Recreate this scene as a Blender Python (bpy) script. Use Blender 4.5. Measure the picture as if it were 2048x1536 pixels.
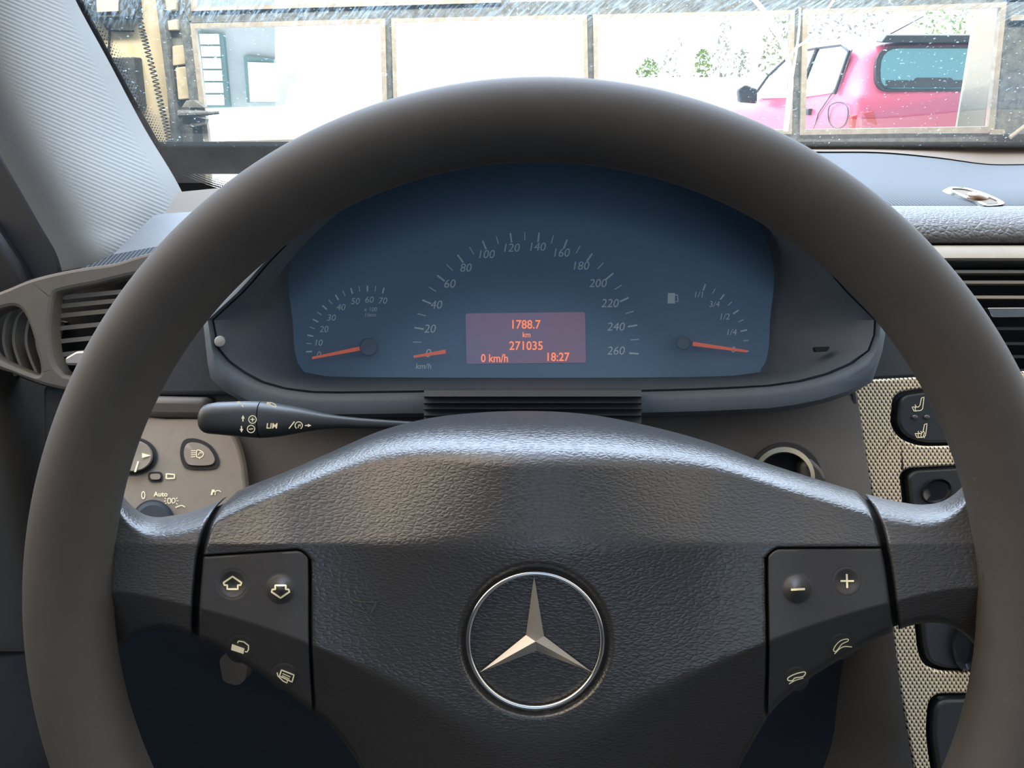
import bpy, bmesh, math, random
import numpy as np
from mathutils import Vector
random.seed(7); rng = np.random.default_rng(7)
for o in list(bpy.data.objects): bpy.data.objects.remove(o)
SC = bpy.context.scene; COL = SC.collection

# ------------------------------------------------------------------ camera
PITCH = math.radians(21.0); FPX = 1536.0; EYE = np.array([0.0, 0.0, 1.08])
RT = np.array([1.0, 0, 0]); UP = np.array([0, math.sin(PITCH), math.cos(PITCH)]); FW = np.array([0, math.cos(PITCH), -math.sin(PITCH)])
cam_d = bpy.data.cameras.new('camera'); cam = bpy.data.objects.new('camera', cam_d); COL.objects.link(cam)
cam.location = EYE; cam.rotation_euler = (math.pi/2 - PITCH, 0, 0)
cam_d.sensor_width = 36; cam_d.lens = 36*FPX/2048; cam_d.clip_start = 0.02; cam_d.clip_end = 300
SC.camera = cam
SC.view_settings.view_transform = 'Standard'; SC.view_settings.look = 'None'
SC.view_settings.exposure = 0.0; SC.view_settings.gamma = 1.0; SC.view_settings.use_curve_mapping = False

# ------------------------------------------------------------------ sky / daylight
W = bpy.data.worlds.new('daylight'); SC.world = W; W.use_nodes = True
wn, wl = W.node_tree.nodes, W.node_tree.links; wn.clear()
def wnode(t, **k):
    n = wn.new(t)
    for a, b in k.items(): setattr(n, a, b)
    return n
w_tc = wnode('ShaderNodeTexCoord'); w_sep = wnode('ShaderNodeSeparateXYZ'); wl.new(w_tc.outputs['Generated'], w_sep.inputs[0])
def wrange(sock, a, b):
    m = wnode('ShaderNodeMapRange', interpolation_type='SMOOTHSTEP'); m.inputs[1].default_value = a; m.inputs[2].default_value = b
    wl.new(sock, m.inputs[0]); return m.outputs[0]
def wmix(f, a, b):
    m = wnode('ShaderNodeMix', data_type='RGBA'); wl.new(f, m.inputs[0])
    for s, v in ((6, a), (7, b)):
        if isinstance(v, tuple): m.inputs[s].default_value = (*v, 1)
        else: wl.new(v, m.inputs[s])
    return m.outputs[2]
SKY_FRONT = (3.3, 3.9, 4.6); SKY_BACK = (0.075, 0.10, 0.135); SKY_TOP = (0.55, 0.65, 0.8); SKY_DOWN = (0.010, 0.014, 0.020)
LOBES = [((.86, .12, .50), .55, .95, (1.7, 1.55, 1.35)),        # opening on the passenger side
         ((-.74, .24, .63), .60, .95, (4.8, 3.9, 3.0)),         # bright opening high on the driver's side
         ((0, .62, .785), .75, .97, (8.0, 9.8, 12.5)),          # open sky above the yard
         ((.05, -.94, .34), .93, .99, (.85, 1.10, 1.45))]         # bluish glow added behind the driver to lift dials and hood
def wlobe(d):
    n = wnode('ShaderNodeVectorMath', operation='DOT_PRODUCT'); l = math.sqrt(sum(q*q for q in d)); n.inputs[1].default_value = [q/l for q in d]
    wl.new(w_tc.outputs['Generated'], n.inputs[0]); return n.outputs['Value']
c = wmix(wrange(w_sep.outputs[2], 0.55, 0.9), SKY_BACK, SKY_TOP)
for d_, a_, b_, col_ in LOBES[:2]+LOBES[3:]: c = wmix(wrange(wlobe(d_), a_, b_), c, col_)
c = wmix(wrange(w_sep.outputs[1], 0.05, 0.45), c, SKY_FRONT)
c = wmix(wrange(wlobe(LOBES[2][0]), LOBES[2][1], LOBES[2][2]), c, LOBES[2][3])
c = wmix(wrange(w_sep.outputs[2], -0.22, 0.02), SKY_DOWN, c)
w_bg = wnode('ShaderNodeBackground'); w_out = wnode('ShaderNodeOutputWorld'); wl.new(c, w_bg.inputs[0]); wl.new(w_bg.outputs[0], w_out.inputs[0])

# ------------------------------------------------------------------ geometry helpers
def D(px, py, d):
    px, py, d = np.broadcast_arrays(np.asarray(px, float), np.asarray(py, float), np.asarray(d, float))
    return EYE + FW*d[..., None] + RT*((px-1024)/FPX*d)[..., None] + UP*((768-py)/FPX*d)[..., None]
def ray(px, py):
    px, py = np.broadcast_arrays(np.asarray(px, float), np.asarray(py, float))
    return FW + RT*((px-1024)/FPX)[..., None] + UP*((768-py)/FPX)[..., None]
def hit(px, py, axis, val):          # meet a world plane: x, y or z = val
    r = ray(px, py); t = (val-EYE[axis])/r[..., axis]
    return EYE + r*t[..., None]
def planar(p1, p2, p3):              # depth function of the flat surface through three measured points
    A = np.array([[1, p[0], p[1]] for p in (p1, p2, p3)]); b = np.array([1/p[2] for p in (p1, p2, p3)])
    s = np.linalg.solve(A, b)
    return lambda x, y: 1/(s[0]+s[1]*np.asarray(x, float)+s[2]*np.asarray(y, float))
def lerp(a, b, t): return a+(b-a)*t
def sstep(t): t = np.clip(t, 0, 1); return t*t*(3-2*t)
def curve(pts):                      # y(x) smooth through points
    xs = np.array([p[0] for p in pts], float); ys = np.array([p[1] for p in pts], float)
    def f(x):
        x = np.asarray(x, float)
        m = np.gradient(ys, xs); i = np.clip(np.searchsorted(xs, x)-1, 0, len(xs)-2)
        h = xs[i+1]-xs[i]; t = np.clip((x-xs[i])/h, 0, 1)
        return (2*t**3-3*t**2+1)*ys[i]+(t**3-2*t**2+t)*h*m[i]+(-2*t**3+3*t**2)*ys[i+1]+(t**3-t**2)*h*m[i+1]
    return f
def smooth(pts, n=6, closed=True):   # Catmull-Rom through points
    p = np.array(pts, float); N = len(p); out = []
    rngi = range(N if closed else N-1)
    for i in rngi:
        if closed: a, b, c_, d_ = p[(i-1) % N], p[i], p[(i+1) % N], p[(i+2) % N]
        else: a, b, c_, d_ = p[max(i-1, 0)], p[i], p[i+1], p[min(i+2, N-1)]
        for k in range(n):
            t = k/n
            out.append(0.5*(2*b+(c_-a)*t+(2*a-5*b+4*c_-d_)*t*t+(3*b-a-3*c_+d_)*t**3))
    if not closed: out.append(p[-1])
    return np.array(out)
def rounded(pts, r, n=5):            # polygon with rounded corners
    p = np.array(pts, float); N = len(p); out = []
    rr = r if hasattr(r, '__len__') else [r]*N
    for i in range(N):
        a, b, c_ = p[i-1], p[i], p[(i+1) % N]
        u = (a-b)/np.linalg.norm(a-b); v = (c_-b)/np.linalg.norm(c_-b)
        k = min(rr[i], np.linalg.norm(a-b)*.49, np.linalg.norm(c_-b)*.49)
        if k < 1e-6: out.append(b); continue
        for j in range(n+1):
            t = j/n; out.append((1-t)**2*(b+u*k)+2*t*(1-t)*b+t*t*(b+v*k))
    return np.array(out)
def ellipse(cx, cy, rx, ry, n=40): 
    a = np.linspace(0, 2*math.pi, n, endpoint=False); return np.stack([cx+rx*np.cos(a), cy+ry*np.sin(a)], 1)

class MB:
    def __init__(s): s.v = []; s.f = []
    def add(s, v, f):
        k = len(s.v); s.v.extend([tuple(map(float, q)) for q in v]); s.f.extend([tuple(int(i)+k for i in q) for q in f]); return s
    def grid(s, P, cu=False, cv=False):   # P[nu, nv, 3]
        nu, nv = P.shape[:2]; f = []
        for i in range(nu if cu else nu-1):
            for j in range(nv if cv else nv-1):
                a, b = i, (i+1) % nu; c_, d_ = j, (j+1) % nv
                f.append((a*nv+c_, b*nv+c_, b*nv+d_, a*nv+d_))
        return s.add(P.reshape(-1, 3), f)
    def loft(s, loops, cap0=False, cap1=False):
        P = np.array(loops); n = P.shape[1]; s.grid(P, False, True); k = len(s.v)-P.shape[0]*n
        if cap0: s.f.append(tuple(range(k, k+n))[::-1])
        if cap1: s.f.append(tuple(range(k+(P.shape[0]-1)*n, k+P.shape[0]*n)))
        return s
    def box(s, a, b):
        a, b = np.minimum(a, b), np.maximum(a, b)
        v = [(x, y, z) for x in (a[0], b[0]) for y in (a[1], b[1]) for z in (a[2], b[2])]
        return s.add(v, [(0, 1, 3, 2), (4, 6, 7, 5), (0, 4, 5, 1), (2, 3, 7, 6), (0, 2, 6, 4), (1, 5, 7, 3)])
    def tube(s, pts, r, n=10, closed=False, cap=True):
        p = np.array(pts, float); N = len(p); rs = np.broadcast_to(np.asarray(r, float), (N,)); L = []
        ref = None
        for i in range(N):
            t = p[(i+1) % N]-p[i-1] if closed else p[min(i+1, N-1)]-p[max(i-1, 0)]
            t = t/np.linalg.norm(t)
            if ref is None: ref = np.array([0, 0, 1.]) if abs(t[2]) < .9 else np.array([1., 0, 0])
            u = ref-t*ref.dot(t); u /= np.linalg.norm(u); ref = u; w = np.cross(t, u)
            a = np.linspace(0, 2*math.pi, n, endpoint=False)
            L.append(p[i]+rs[i]*(np.cos(a)[:, None]*u+np.sin(a)[:, None]*w))
        P = np.array(L); s.grid(P, closed, True); k = len(s.v)-N*n
        if cap and not closed:
            s.f.append(tuple(range(k, k+n))[::-1]); s.f.append(tuple(range(k+(N-1)*n, k+N*n)))
        return s

def linkobj(o, parent):
    COL.objects.link(o)
    if parent is not None: o.parent = parent
def wloc(o):
    l = np.zeros(3)
    while o is not None: l += np.array(o.location); o = o.parent
    return l
def build(name, mb, mat, parent=None, flat=False, angle=35, bevel=0, seg=2, loc=None, weld=True):
    v = np.array(mb.v); base = wloc(parent)
    if loc is None: loc = np.zeros(3) if parent is not None else np.array([v[:, 0].mean(), v[:, 1].mean(), v[:, 2].min()])
    me = bpy.data.meshes.new(name); me.from_pydata([tuple(q) for q in (v-base-loc)], [], mb.f); me.update()
    bm = bmesh.new(); bm.from_mesh(me)
    if weld: bmesh.ops.remove_doubles(bm, verts=bm.verts, dist=1e-6)
    bmesh.ops.recalc_face_normals(bm, faces=bm.faces); bm.to_mesh(me); bm.free()
    me.materials.append(mat)
    if not flat:
        me.polygons.foreach_set('use_smooth', [True]*len(me.polygons)); me.set_sharp_from_angle(angle=math.radians(angle))
    o = bpy.data.objects.new(name, me); o.location = loc; linkobj(o, parent)
    if bevel:
        m = o.modifiers.new('bevel', 'BEVEL'); m.width = bevel; m.segments = seg; m.limit_method = 'ANGLE'; m.angle_limit = math.radians(50)
    return o
def thing(name, label, cat, loc, group=None, kind=None):
    o = bpy.data.objects.new(name, None); o.location = tuple(loc); o.empty_display_size = .02; COL.objects.link(o)
    return tag(o, label, cat, group, kind)
def tag(o, label, cat, group=None, kind=None):
    o['label'] = label; o['category'] = cat
    if group: o['group'] = group
    if kind: o['kind'] = kind
    return o
def plate_mb(poly, d, thick, holes=(), mb=None, mapf=None, vec=None):
    """flat moulding: outline (and cut-outs) measured on a surface, filled, given thickness away from the driver"""
    mb = mb or MB(); vec = FW if vec is None else vec
    loops = [np.array(poly, float)]+[np.array(h, float) for h in holes]
    bm = bmesh.new(); idx = []
    for lp in loops:
        vs = [bm.verts.new((q[0], -q[1], 0)) for q in lp]; idx.append(vs)
        for i in range(len(vs)): bm.edges.new((vs[i-1], vs[i]))
    if len(loops) == 1: bm.faces.new(idx[0])
    else: bmesh.ops.triangle_fill(bm, use_beauty=True, use_dissolve=False, edges=bm.edges[:])
    bm.verts.index_update()
    xy = np.array([v.co[:] for v in bm.verts]); faces = [tuple(v.index for v in f.verts) for f in bm.faces]
    ids = [[v.index for v in vs] for vs in idx]; bm.free()
    px, py = xy[:, 0], -xy[:, 1]
    if mapf is None:
        dd = d(px, py) if callable(d) else np.full(len(px), d); P = D(px, py, dd)
    else: P = mapf(px, py)
    n = len(P); f2 = list(faces)
    V = np.concatenate([P, P+vec*thick])
    f2 += [tuple(i+n for i in f)[::-1] for f in faces]
    for lp in ids:
        m = len(lp)
        for i in range(m): a, b = lp[i-1], lp[i]; f2.append((a, b, b+n, a+n))
    return mb.add(V, f2)
def plate(name, poly, d, thick, mat, parent=None, holes=(), bevel=0, mapf=None, vec=None, **k):
    return build(name, plate_mb(poly, d, thick, holes, None, mapf, vec), mat, parent, bevel=bevel, **k)
def stroke(mb, pts, w, S, closed=False, lift=.0003):
    """printed line: flat ribbon of w px laid on the surface S(px, py, lift)"""
    p = np.array(pts, float); q_ = []
    for i in range(len(p) if closed else len(p)-1):
        b_ = p[(i+1) % len(p)]; k = max(1, int(np.ceil(np.linalg.norm(b_-p[i])/4.0)))
        q_ += [lerp(p[i], b_, j/k) for j in range(k)]
    if not closed: q_.append(p[-1])
    p = np.array(q_); N = len(p); L = []
    for i in range(N):
        if closed: t = p[(i+1) % N]-p[i-1]
        else: t = p[min(i+1, N-1)]-p[max(i-1, 0)]
        t = t/(np.linalg.norm(t)+1e-9); q = np.array([-t[1], t[0]])*w/2
        L.append((p[i]+q, p[i]-q))
    L = np.array(L); P = S(L[..., 0], L[..., 1], lift)
    return mb.grid(P, closed, False)
def fillpoly(mb, pts, S, lift=.0003):
    p = np.array(pts, float); return mb.add(S(p[:, 0], p[:, 1], lift), [tuple(range(len(p)))])
def text(mb, body, cx, cy, h, S, shear=0, wscale=1.0, lift=.0003, align='CENTER', rot=0, bold=0):
    cu = bpy.data.curves.new('t', 'FONT'); cu.body = body; cu.size = 1; cu.shear = shear; cu.resolution_u = 4; cu.offset = bold
    ob = bpy.data.objects.new('t', cu); COL.objects.link(ob)
    dg = bpy.context.evaluated_depsgraph_get(); me = bpy.data.meshes.new_from_object(ob.evaluated_get(dg))
    v = np.array([q.co[:] for q in me.vertices]); f = [tuple(p.vertices) for p in me.polygons]
    bpy.data.objects.remove(ob); bpy.data.curves.remove(cu); bpy.data.meshes.remove(me)
    k = h/0.70; x = v[:, 0]-(v[:, 0].min()+v[:, 0].max())/2; y = v[:, 1]-0.35
    x, y = x*k*wscale, y*k; cr, sr = math.cos(rot), math.sin(rot)
    X = cx+x*cr-(-y)*sr*-1*0-y*0+0*sr if rot == 0 else cx+x*cr+y*sr
    Y = cy-y if rot == 0 else cy+x*sr-y*cr
    return mb.add(S(X, Y, lift), f)

# ------------------------------------------------------------------ materials
def srgb(r, g, b):
    f = lambda c: c/12.92 if c <= .04045 else ((c+.055)/1.055)**2.4
    return tuple(f(q/255) for q in (r, g, b))
class NT:
    def __init__(s, m): s.t = m.node_tree; s.n = s.t.nodes; s.l = s.t.links
    def new(s, t, ins=None, **k):
        n = s.n.new(t)
        for a, b in k.items(): setattr(n, a, b)
        for a, b in (ins or {}).items():
            if hasattr(b, 'is_output'): s.l.new(b, n.inputs[a])
            else: n.inputs[a].default_value = b
        return n
    def math(s, op, a, b=0.0, c=None, clamp=False):
        ins = {0: a, 1: b}
        if c is not None: ins[2] = c
        return s.new('ShaderNodeMath', ins, operation=op, use_clamp=clamp).outputs[0]
    def mix(s, f, a, b): return s.new('ShaderNodeMix', {0: f, 6: a, 7: b}, data_type='RGBA').outputs[2]
    def rng(s, v, a, b, c=0.0, d=1.0): return s.new('ShaderNodeMapRange', {0: v, 1: a, 2: b, 3: c, 4: d}).outputs[0]
def pm(name, base, rough=.5, spec=.5, metal=0, emit=None, estr=0):
    m = bpy.data.materials.new(name); m.use_nodes = True; b = m.node_tree.nodes['Principled BSDF']
    b.inputs['Base Color'].default_value = (*base, 1); b.inputs['Roughness'].default_value = rough
    b.inputs['Specular IOR Level'].default_value = spec; b.inputs['Metallic'].default_value = metal
    if emit: b.inputs['Emission Color'].default_value = (*emit, 1); b.inputs['Emission Strength'].default_value = estr
    return m
def coords(nt, scale=(1, 1, 1), rot=(0, 0, 0)):
    tc = nt.new('ShaderNodeTexCoord'); mp = nt.new('ShaderNodeMapping', {0: tc.outputs['Object'], 2: rot, 3: scale}); return mp.outputs[0]
def add_bump(m, h, strength, dist):
    nt = NT(m); b = nt.n['Principled BSDF']
    bp = nt.new('ShaderNodeBump', {'Strength': strength, 'Distance': dist, 'Height': h}); nt.l.new(bp.outputs[0], b.inputs['Normal'])
def grain(name, base, rough=.5, scale=900, strength=.35, dist=.0006, spec=.5, stretch=(1, 1, 1), rot=(0, 0, 0), var=.12, kind='noise'):
    m = pm(name, base, rough, spec); nt = NT(m); co = coords(nt, stretch, rot)
    n1 = nt.new('ShaderNodeTexNoise', {'Vector': co, 'Scale': scale, 'Detail': 3.0, 'Roughness': .55})
    h = n1.outputs[0]
    if kind == 'leather':
        v = nt.new('ShaderNodeTexVoronoi', {'Vector': co, 'Scale': scale*.8}, feature='DISTANCE_TO_EDGE')
        w = nt.math('MINIMUM', v.outputs['Distance'], .25); h = nt.math('ADD', nt.math('MULTIPLY', n1.outputs[0], .8), nt.math('MULTIPLY', w, 2.0))
    add_bump(m, h, strength, dist)
    n2 = nt.new('ShaderNodeTexNoise', {'Vector': co, 'Scale': scale*.06, 'Detail': 2.0})
    lo = tuple(q*(1-var) for q in base)+(1,); hi = tuple(q*(1+var) for q in base)+(1,)
    nt.l.new(nt.mix(n2.outputs[0], lo, hi), nt.n['Principled BSDF'].inputs['Base Color'])
    return m
M = {}
M['rim'] = grain('rim leather', (.066, .061, .056), .62, 1300, .12, .0003, spec=.22)
M['spoke'] = grain('wrinkled spoke leather', (.052, .050, .048), .40, 700, .30, .0006, spec=.7, stretch=(.6, 1, 1.5), kind='leather')
M['leather'] = grain('wheel leather', (.032, .031, .0305), .29, 800, .26, .0005, spec=.9, stretch=(.55, 1, 1.25), rot=(0, .25, 0), kind='leather')
M['pod'] = grain('satin black plastic', (.045, .044, .044), .46, 2500, .10, .0002)
M['core'] = pm('black core', (.008, .009, .011), .7)
M['print'] = pm('cream print', srgb(238, 228, 190), .6, emit=srgb(238, 228, 190), estr=.22)  # small glow added so the symbols read brighter
M['whiteprint'] = pm('dial print', srgb(205, 220, 220), .6, emit=srgb(205, 220, 220), estr=.05)
M['chrome'] = pm('satin chrome', (.86, .83, .77), .42, metal=1)
M['chrome2'] = pm('bright chrome', (.8, .79, .75), .14, metal=1)
M['hood'] = grain('glare blue hood', (.10, .132, .168), .62, 1500, .2, .0004)  # blue veil of lens glare mixed into the dark hood colour
M['face'] = pm('dial face', (.12, .21, .31), .6)  # lighter and bluer than the real dial: lens glare put into the colour
M['dash'] = grain('anthracite dash', (.055, .055, .056), .55, 1400, .25, .0004)
M['bolster'] = grain('brown grey lower dash', (.115, .102, .09), .5, 1600, .2, .0004)
M['dark'] = grain('dark plastic', (.034, .044, .056), .6, 1500, .2, .0004, spec=.25)
M['gaiter'] = pm('ribbed rubber gaiter', (.06, .075, .09), .6)
M['black'] = pm('black gap', (.006, .007, .010), .7)
M['doorcard'] = grain('door card', (.060, .053, .046), .6, 1500, .2, .0004, spec=.25)
M['side'] = grain('blue grey dash side', (.060, .070, .080), .6, 1500, .2, .0004, spec=.3)
M['armrest'] = grain('armrest vinyl', (.020, .020, .021), .7, 1500, .2, .0004, spec=.15)
M['switchpanel'] = grain('taupe switch panel', (.24, .21, .17), .5, 2200, .12, .0003)
M['pillar'] = None
M['needle'] = pm('orange needle', srgb(225, 105, 60), .5, emit=srgb(235, 105, 55), estr=.28)
M['lcdtext'] = pm('lit display text', srgb(255, 150, 90), .5, emit=srgb(255, 128, 72), estr=.9)
M['knobgrey'] = pm('grey knob', (.33, .34, .34), .5)
M['stalk'] = grain('stalk plastic', (.040, .044, .047), .42, 2000, .12, .0003)
M['housing'] = grain('vent housing plastic', (.165, .150, .128), .5, 1800, .15, .0003)
M['slat'] = pm('vent slat', (.22, .20, .17), .4)
M['slat_lit'] = pm('highlight toned slat', (.50, .45, .36), .4)  # pale tone stands for light caught on the upper slat edges
M['vent_dark'] = pm('dark vent slat', (.03, .033, .036), .35)
M['cream'] = None

def display_mat():
    m = pm('display glass', srgb(52, 46, 60), .35, emit=srgb(120, 52, 70), estr=.62); nt = NT(m)
    co = coords(nt); n = nt.new('ShaderNodeTexNoise', {'Vector': co, 'Scale': 18.0, 'Detail': 1.0})
    c1 = nt.mix(nt.rng(n.outputs[0], .3, .7), (*srgb(98, 94, 122), 1), (*srgb(134, 84, 98), 1))
    nt.l.new(c1, nt.n['Principled BSDF'].inputs['Emission Color']); return m
M['lcd'] = display_mat()
def pillar_mat():
    m = pm('ribbed grey pillar fabric', (.5, .51, .5), .85, .2); nt = NT(m)
    at = nt.new('ShaderNodeAttribute', attribute_name='rib'); tc = nt.new('ShaderNodeTexCoord')
    n = nt.new('ShaderNodeTexNoise', {'Vector': tc.outputs['Object'], 'Scale': 900.0, 'Detail': 2.0})
    w = nt.math('ADD', nt.math('MULTIPLY', nt.math('SINE', nt.math('ADD', nt.math('MULTIPLY', at.outputs['Fac'], 2*math.pi), nt.math('MULTIPLY', n.outputs[0], 2.4))), .5), .5)
    fd = nt.new('ShaderNodeAttribute', attribute_name='rib_depth').outputs['Fac']; w = nt.math('ADD', nt.math('MULTIPLY', nt.math('SUBTRACT', w, .5), fd), .5)
    add_bump(m, nt.math('ADD', w, nt.math('MULTIPLY', n.outputs[0], .5)), .35, .0009)
    nt.l.new(nt.mix(w, (.305, .315, .305, 1), (.40, .41, .40, 1)), nt.n['Principled BSDF'].inputs['Base Color']); return m
M['pillar'] = pillar_mat()
def mesh_trim_mat():
    m = pm('dimpled metal trim', (.42, .38, .31), .42, metal=.35); nt = NT(m)
    tc = nt.new('ShaderNodeTexCoord'); sp = nt.new('ShaderNodeSeparateXYZ', {0: tc.outputs['Object']})
    sx = nt.math('SINE', nt.math('MULTIPLY', sp.outputs[0], 2*math.pi/0.00265)); sz = nt.math('SINE', nt.math('MULTIPLY', sp.outputs[2], 2*math.pi/.0037))
    v = nt.math('MULTIPLY', sx, sz); k = nt.rng(v, .30, .50)
    nt.l.new(nt.mix(k, (.72, .60, .41, 1), (.02, .019, .018, 1)), nt.n['Principled BSDF'].inputs['Base Color'])
    add_bump(m, nt.math('MULTIPLY', v, -1.0), .6, .0005); return m
M['meshtrim'] = mesh_trim_mat()
def grille_mat():
    m = pm('speaker grille', (.12, .135, .15), .65, .22); nt = NT(m)
    co = coords(nt, (1, .12, 1), (0, 0, .12)); w = nt.new('ShaderNodeTexWave', {'Vector': co, 'Scale': 95.0, 'Distortion': .4, 'Detail': 1.0}, bands_direction='X')
    tc = nt.new('ShaderNodeTexCoord'); sp = nt.new('ShaderNodeSeparateXYZ', {0: tc.outputs['Object']})
    k = nt.math('MULTIPLY', nt.rng(sp.outputs[1], .30, .19), nt.rng(w.outputs[0], .40, .60, 1, 0))
    nt.l.new(nt.mix(k, (.085, .102, .115, 1), (.02, .024, .03, 1)), nt.n['Principled BSDF'].inputs['Base Color']); return m
M['grille'] = grille_mat()
M['dashleather'] = grain('grained dash pad', (.085, .082, .08), .45, 260, .8, .0012, kind='leather')
M['padbeige'] = pm('beige dash trim', (.20, .165, .13), .7, .2)
M['padgrey'] = grain('grey dash pad', (.17, .175, .18), .5, 900, .3, .0005)
M['tanstrip'] = grain('tan strip', (.29, .25, .18), .5, 1500, .15, .0003)

def glass_mat(name, dirt=True):
    m = bpy.data.materials.new(name); m.use_nodes = True; nt = NT(m); nt.n.clear()
    out = nt.new('ShaderNodeOutputMaterial'); tr = nt.new('ShaderNodeBsdfTransparent'); gl = nt.new('ShaderNodeBsdfGlossy', {'Roughness': .03})
    lw = nt.new('ShaderNodeLayerWeight', {'Blend': .12}); mx = nt.new('ShaderNodeMixShader', {0: nt.math('MULTIPLY', lw.outputs['Fresnel'], .35), 1: tr.outputs[0], 2: gl.outputs[0]})
    res = mx.outputs[0]
    if dirt:
        df = nt.new('ShaderNodeBsdfTranslucent', {'Color': (.62, .82, .92, 1)}); d2 = nt.new('ShaderNodeBsdfDiffuse', {'Color': (.6, .7, .75, 1)})
        dd = nt.new('ShaderNodeMixShader', {0: .35, 1: df.outputs[0], 2: d2.outputs[0]})
        tc = nt.new('ShaderNodeTexCoord'); sp = nt.new('ShaderNodeSeparateXYZ', {0: tc.outputs['Object']})
        mr = nt.new('ShaderNodeMapping', {0: tc.outputs['Object'], 2: (0, math.radians(38), 0)}); mp = nt.new('ShaderNodeMapping', {0: mr.outputs[0], 3: (10, 20, 150)})
        st = nt.new('ShaderNodeTexNoise', {'Vector': mp.outputs[0], 'Scale': 3.0, 'Detail': 5.0, 'Roughness': .7})
        band = nt.rng(sp.outputs[2], .146, .160)                        # the wiper-smeared belt high on the glass
        lo = nt.new('ShaderNodeTexNoise', {'Vector': tc.outputs['Object'], 'Scale': 5.0, 'Detail': 1.0})
        s1 = nt.math('MULTIPLY', nt.math('MULTIPLY', nt.rng(st.outputs[0], .45, .72), band), nt.rng(lo.outputs[0], .3, .65, .14, .5))
        sk = nt.new('ShaderNodeTexNoise', {'Vector': tc.outputs['Object'], 'Scale': 260.0, 'Detail': 2.0})
        s2 = nt.math('MULTIPLY', nt.rng(sk.outputs[0], .66, .74), .45)
        base = nt.math('ADD', nt.math('ADD', s1, s2), .028, clamp=True)
        fin = nt.new('ShaderNodeMixShader', {0: base, 1: res, 2: dd.outputs[0]}); res = fin.outputs[0]
    nt.l.new(res, out.inputs[0]); return m
M['windscreen'] = glass_mat('smeared windscreen glass'); M['glass'] = glass_mat('clear pane', False)
def glare_lens():
    m = bpy.data.materials.new('glare tinted lens'); m.use_nodes = True; nt = NT(m); nt.n.clear()  # bluish lens glare put into the cover as a diffuse tint
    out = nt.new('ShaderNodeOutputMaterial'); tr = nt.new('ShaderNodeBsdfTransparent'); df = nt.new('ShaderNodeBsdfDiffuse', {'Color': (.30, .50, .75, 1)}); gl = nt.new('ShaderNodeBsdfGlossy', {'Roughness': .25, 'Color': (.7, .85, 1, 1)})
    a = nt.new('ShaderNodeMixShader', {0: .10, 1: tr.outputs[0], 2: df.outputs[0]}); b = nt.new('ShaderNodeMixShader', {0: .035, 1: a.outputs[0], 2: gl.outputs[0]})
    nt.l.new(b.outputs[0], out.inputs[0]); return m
M['lens'] = glare_lens()

# ================================================================== STEERING WHEEL
AY = math.radians(2.8)
WO = D(1066, 1196, .2852)
WX = RT*math.cos(AY)-FW*math.sin(AY); WY = UP; WZ = -(FW*math.cos(AY)+RT*math.sin(AY))
def Wp(px, py, z):                   # where the line of sight meets the wheel plane raised by z
    r = ray(px, py); z = np.asarray(z, float)
    t = ((WO-EYE)@WZ+z)/(r@WZ); return EYE+r*t[..., None]
def wxy(px, py, z=0.0):
    q = Wp(px, py, z)-WO; return q@WX, q@WY
RM, RR = .1774, .0151
k_top = curve([(130, 880), (200, 945), (240, 985), (262, 1010), (285, 1027), (310, 1034), (345, 1031), (400, 1018), (440, 1000), (480, 980), (560, 948), (660, 905), (760, 862), (850, 838), (960, 825), (1063, 822), (1170, 828), (1290, 850), (1420, 885), (1530, 925), (1640, 960), (1740, 990), (1800, 1004), (1850, 1009), (1890, 1000), (1920, 978), (1950, 940), (2020, 870)])
k_bot = curve([(130, 1420), (200, 1335), (235, 1298), (262, 1276), (300, 1262), (345, 1262), (390, 1278), (440, 1300), (500, 1335), (560, 1375), (620, 1420), (660, 1453), (695, 1495), (722, 1540), (742, 1600), (760, 1680), (900, 1700), (1070, 1705), (1300, 1700), (1440, 1680), (1455, 1600), (1476, 1540), (1497, 1500), (1540, 1428), (1600, 1372), (1700, 1308), (1800, 1258), (1850, 1246), (1900, 1252), (1935, 1275), (1960, 1305), (2020, 1390)])
k_c2 = curve([(130, 1180), (240, 1185), (390, 1216), (622, 1291), (850, 1405), (960, 1470), (1070, 1500), (1190, 1462), (1300, 1395), (1530, 1287), (1785, 1205), (1900, 1180), (2020, 1175)])
k_seamL = curve([(985, 468), (1010, 442), (1040, 422), (1100, 402), (1160, 395), (1215, 391), (1300, 391), (1800, 391)])
k_seamR = curve([(950, 1640), (975, 1705), (1000, 1732), (1040, 1754), (1110, 1772), (1205, 1786), (1270, 1793), (1800, 1800)])
def seamL(y): return k_seamL(np.maximum(y, 985))
def seamR(y): return k_seamR(np.maximum(y, 950))
GX = np.arange(126, 2026, 4.0); GY = np.arange(800, 1740, 3.0)
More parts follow.
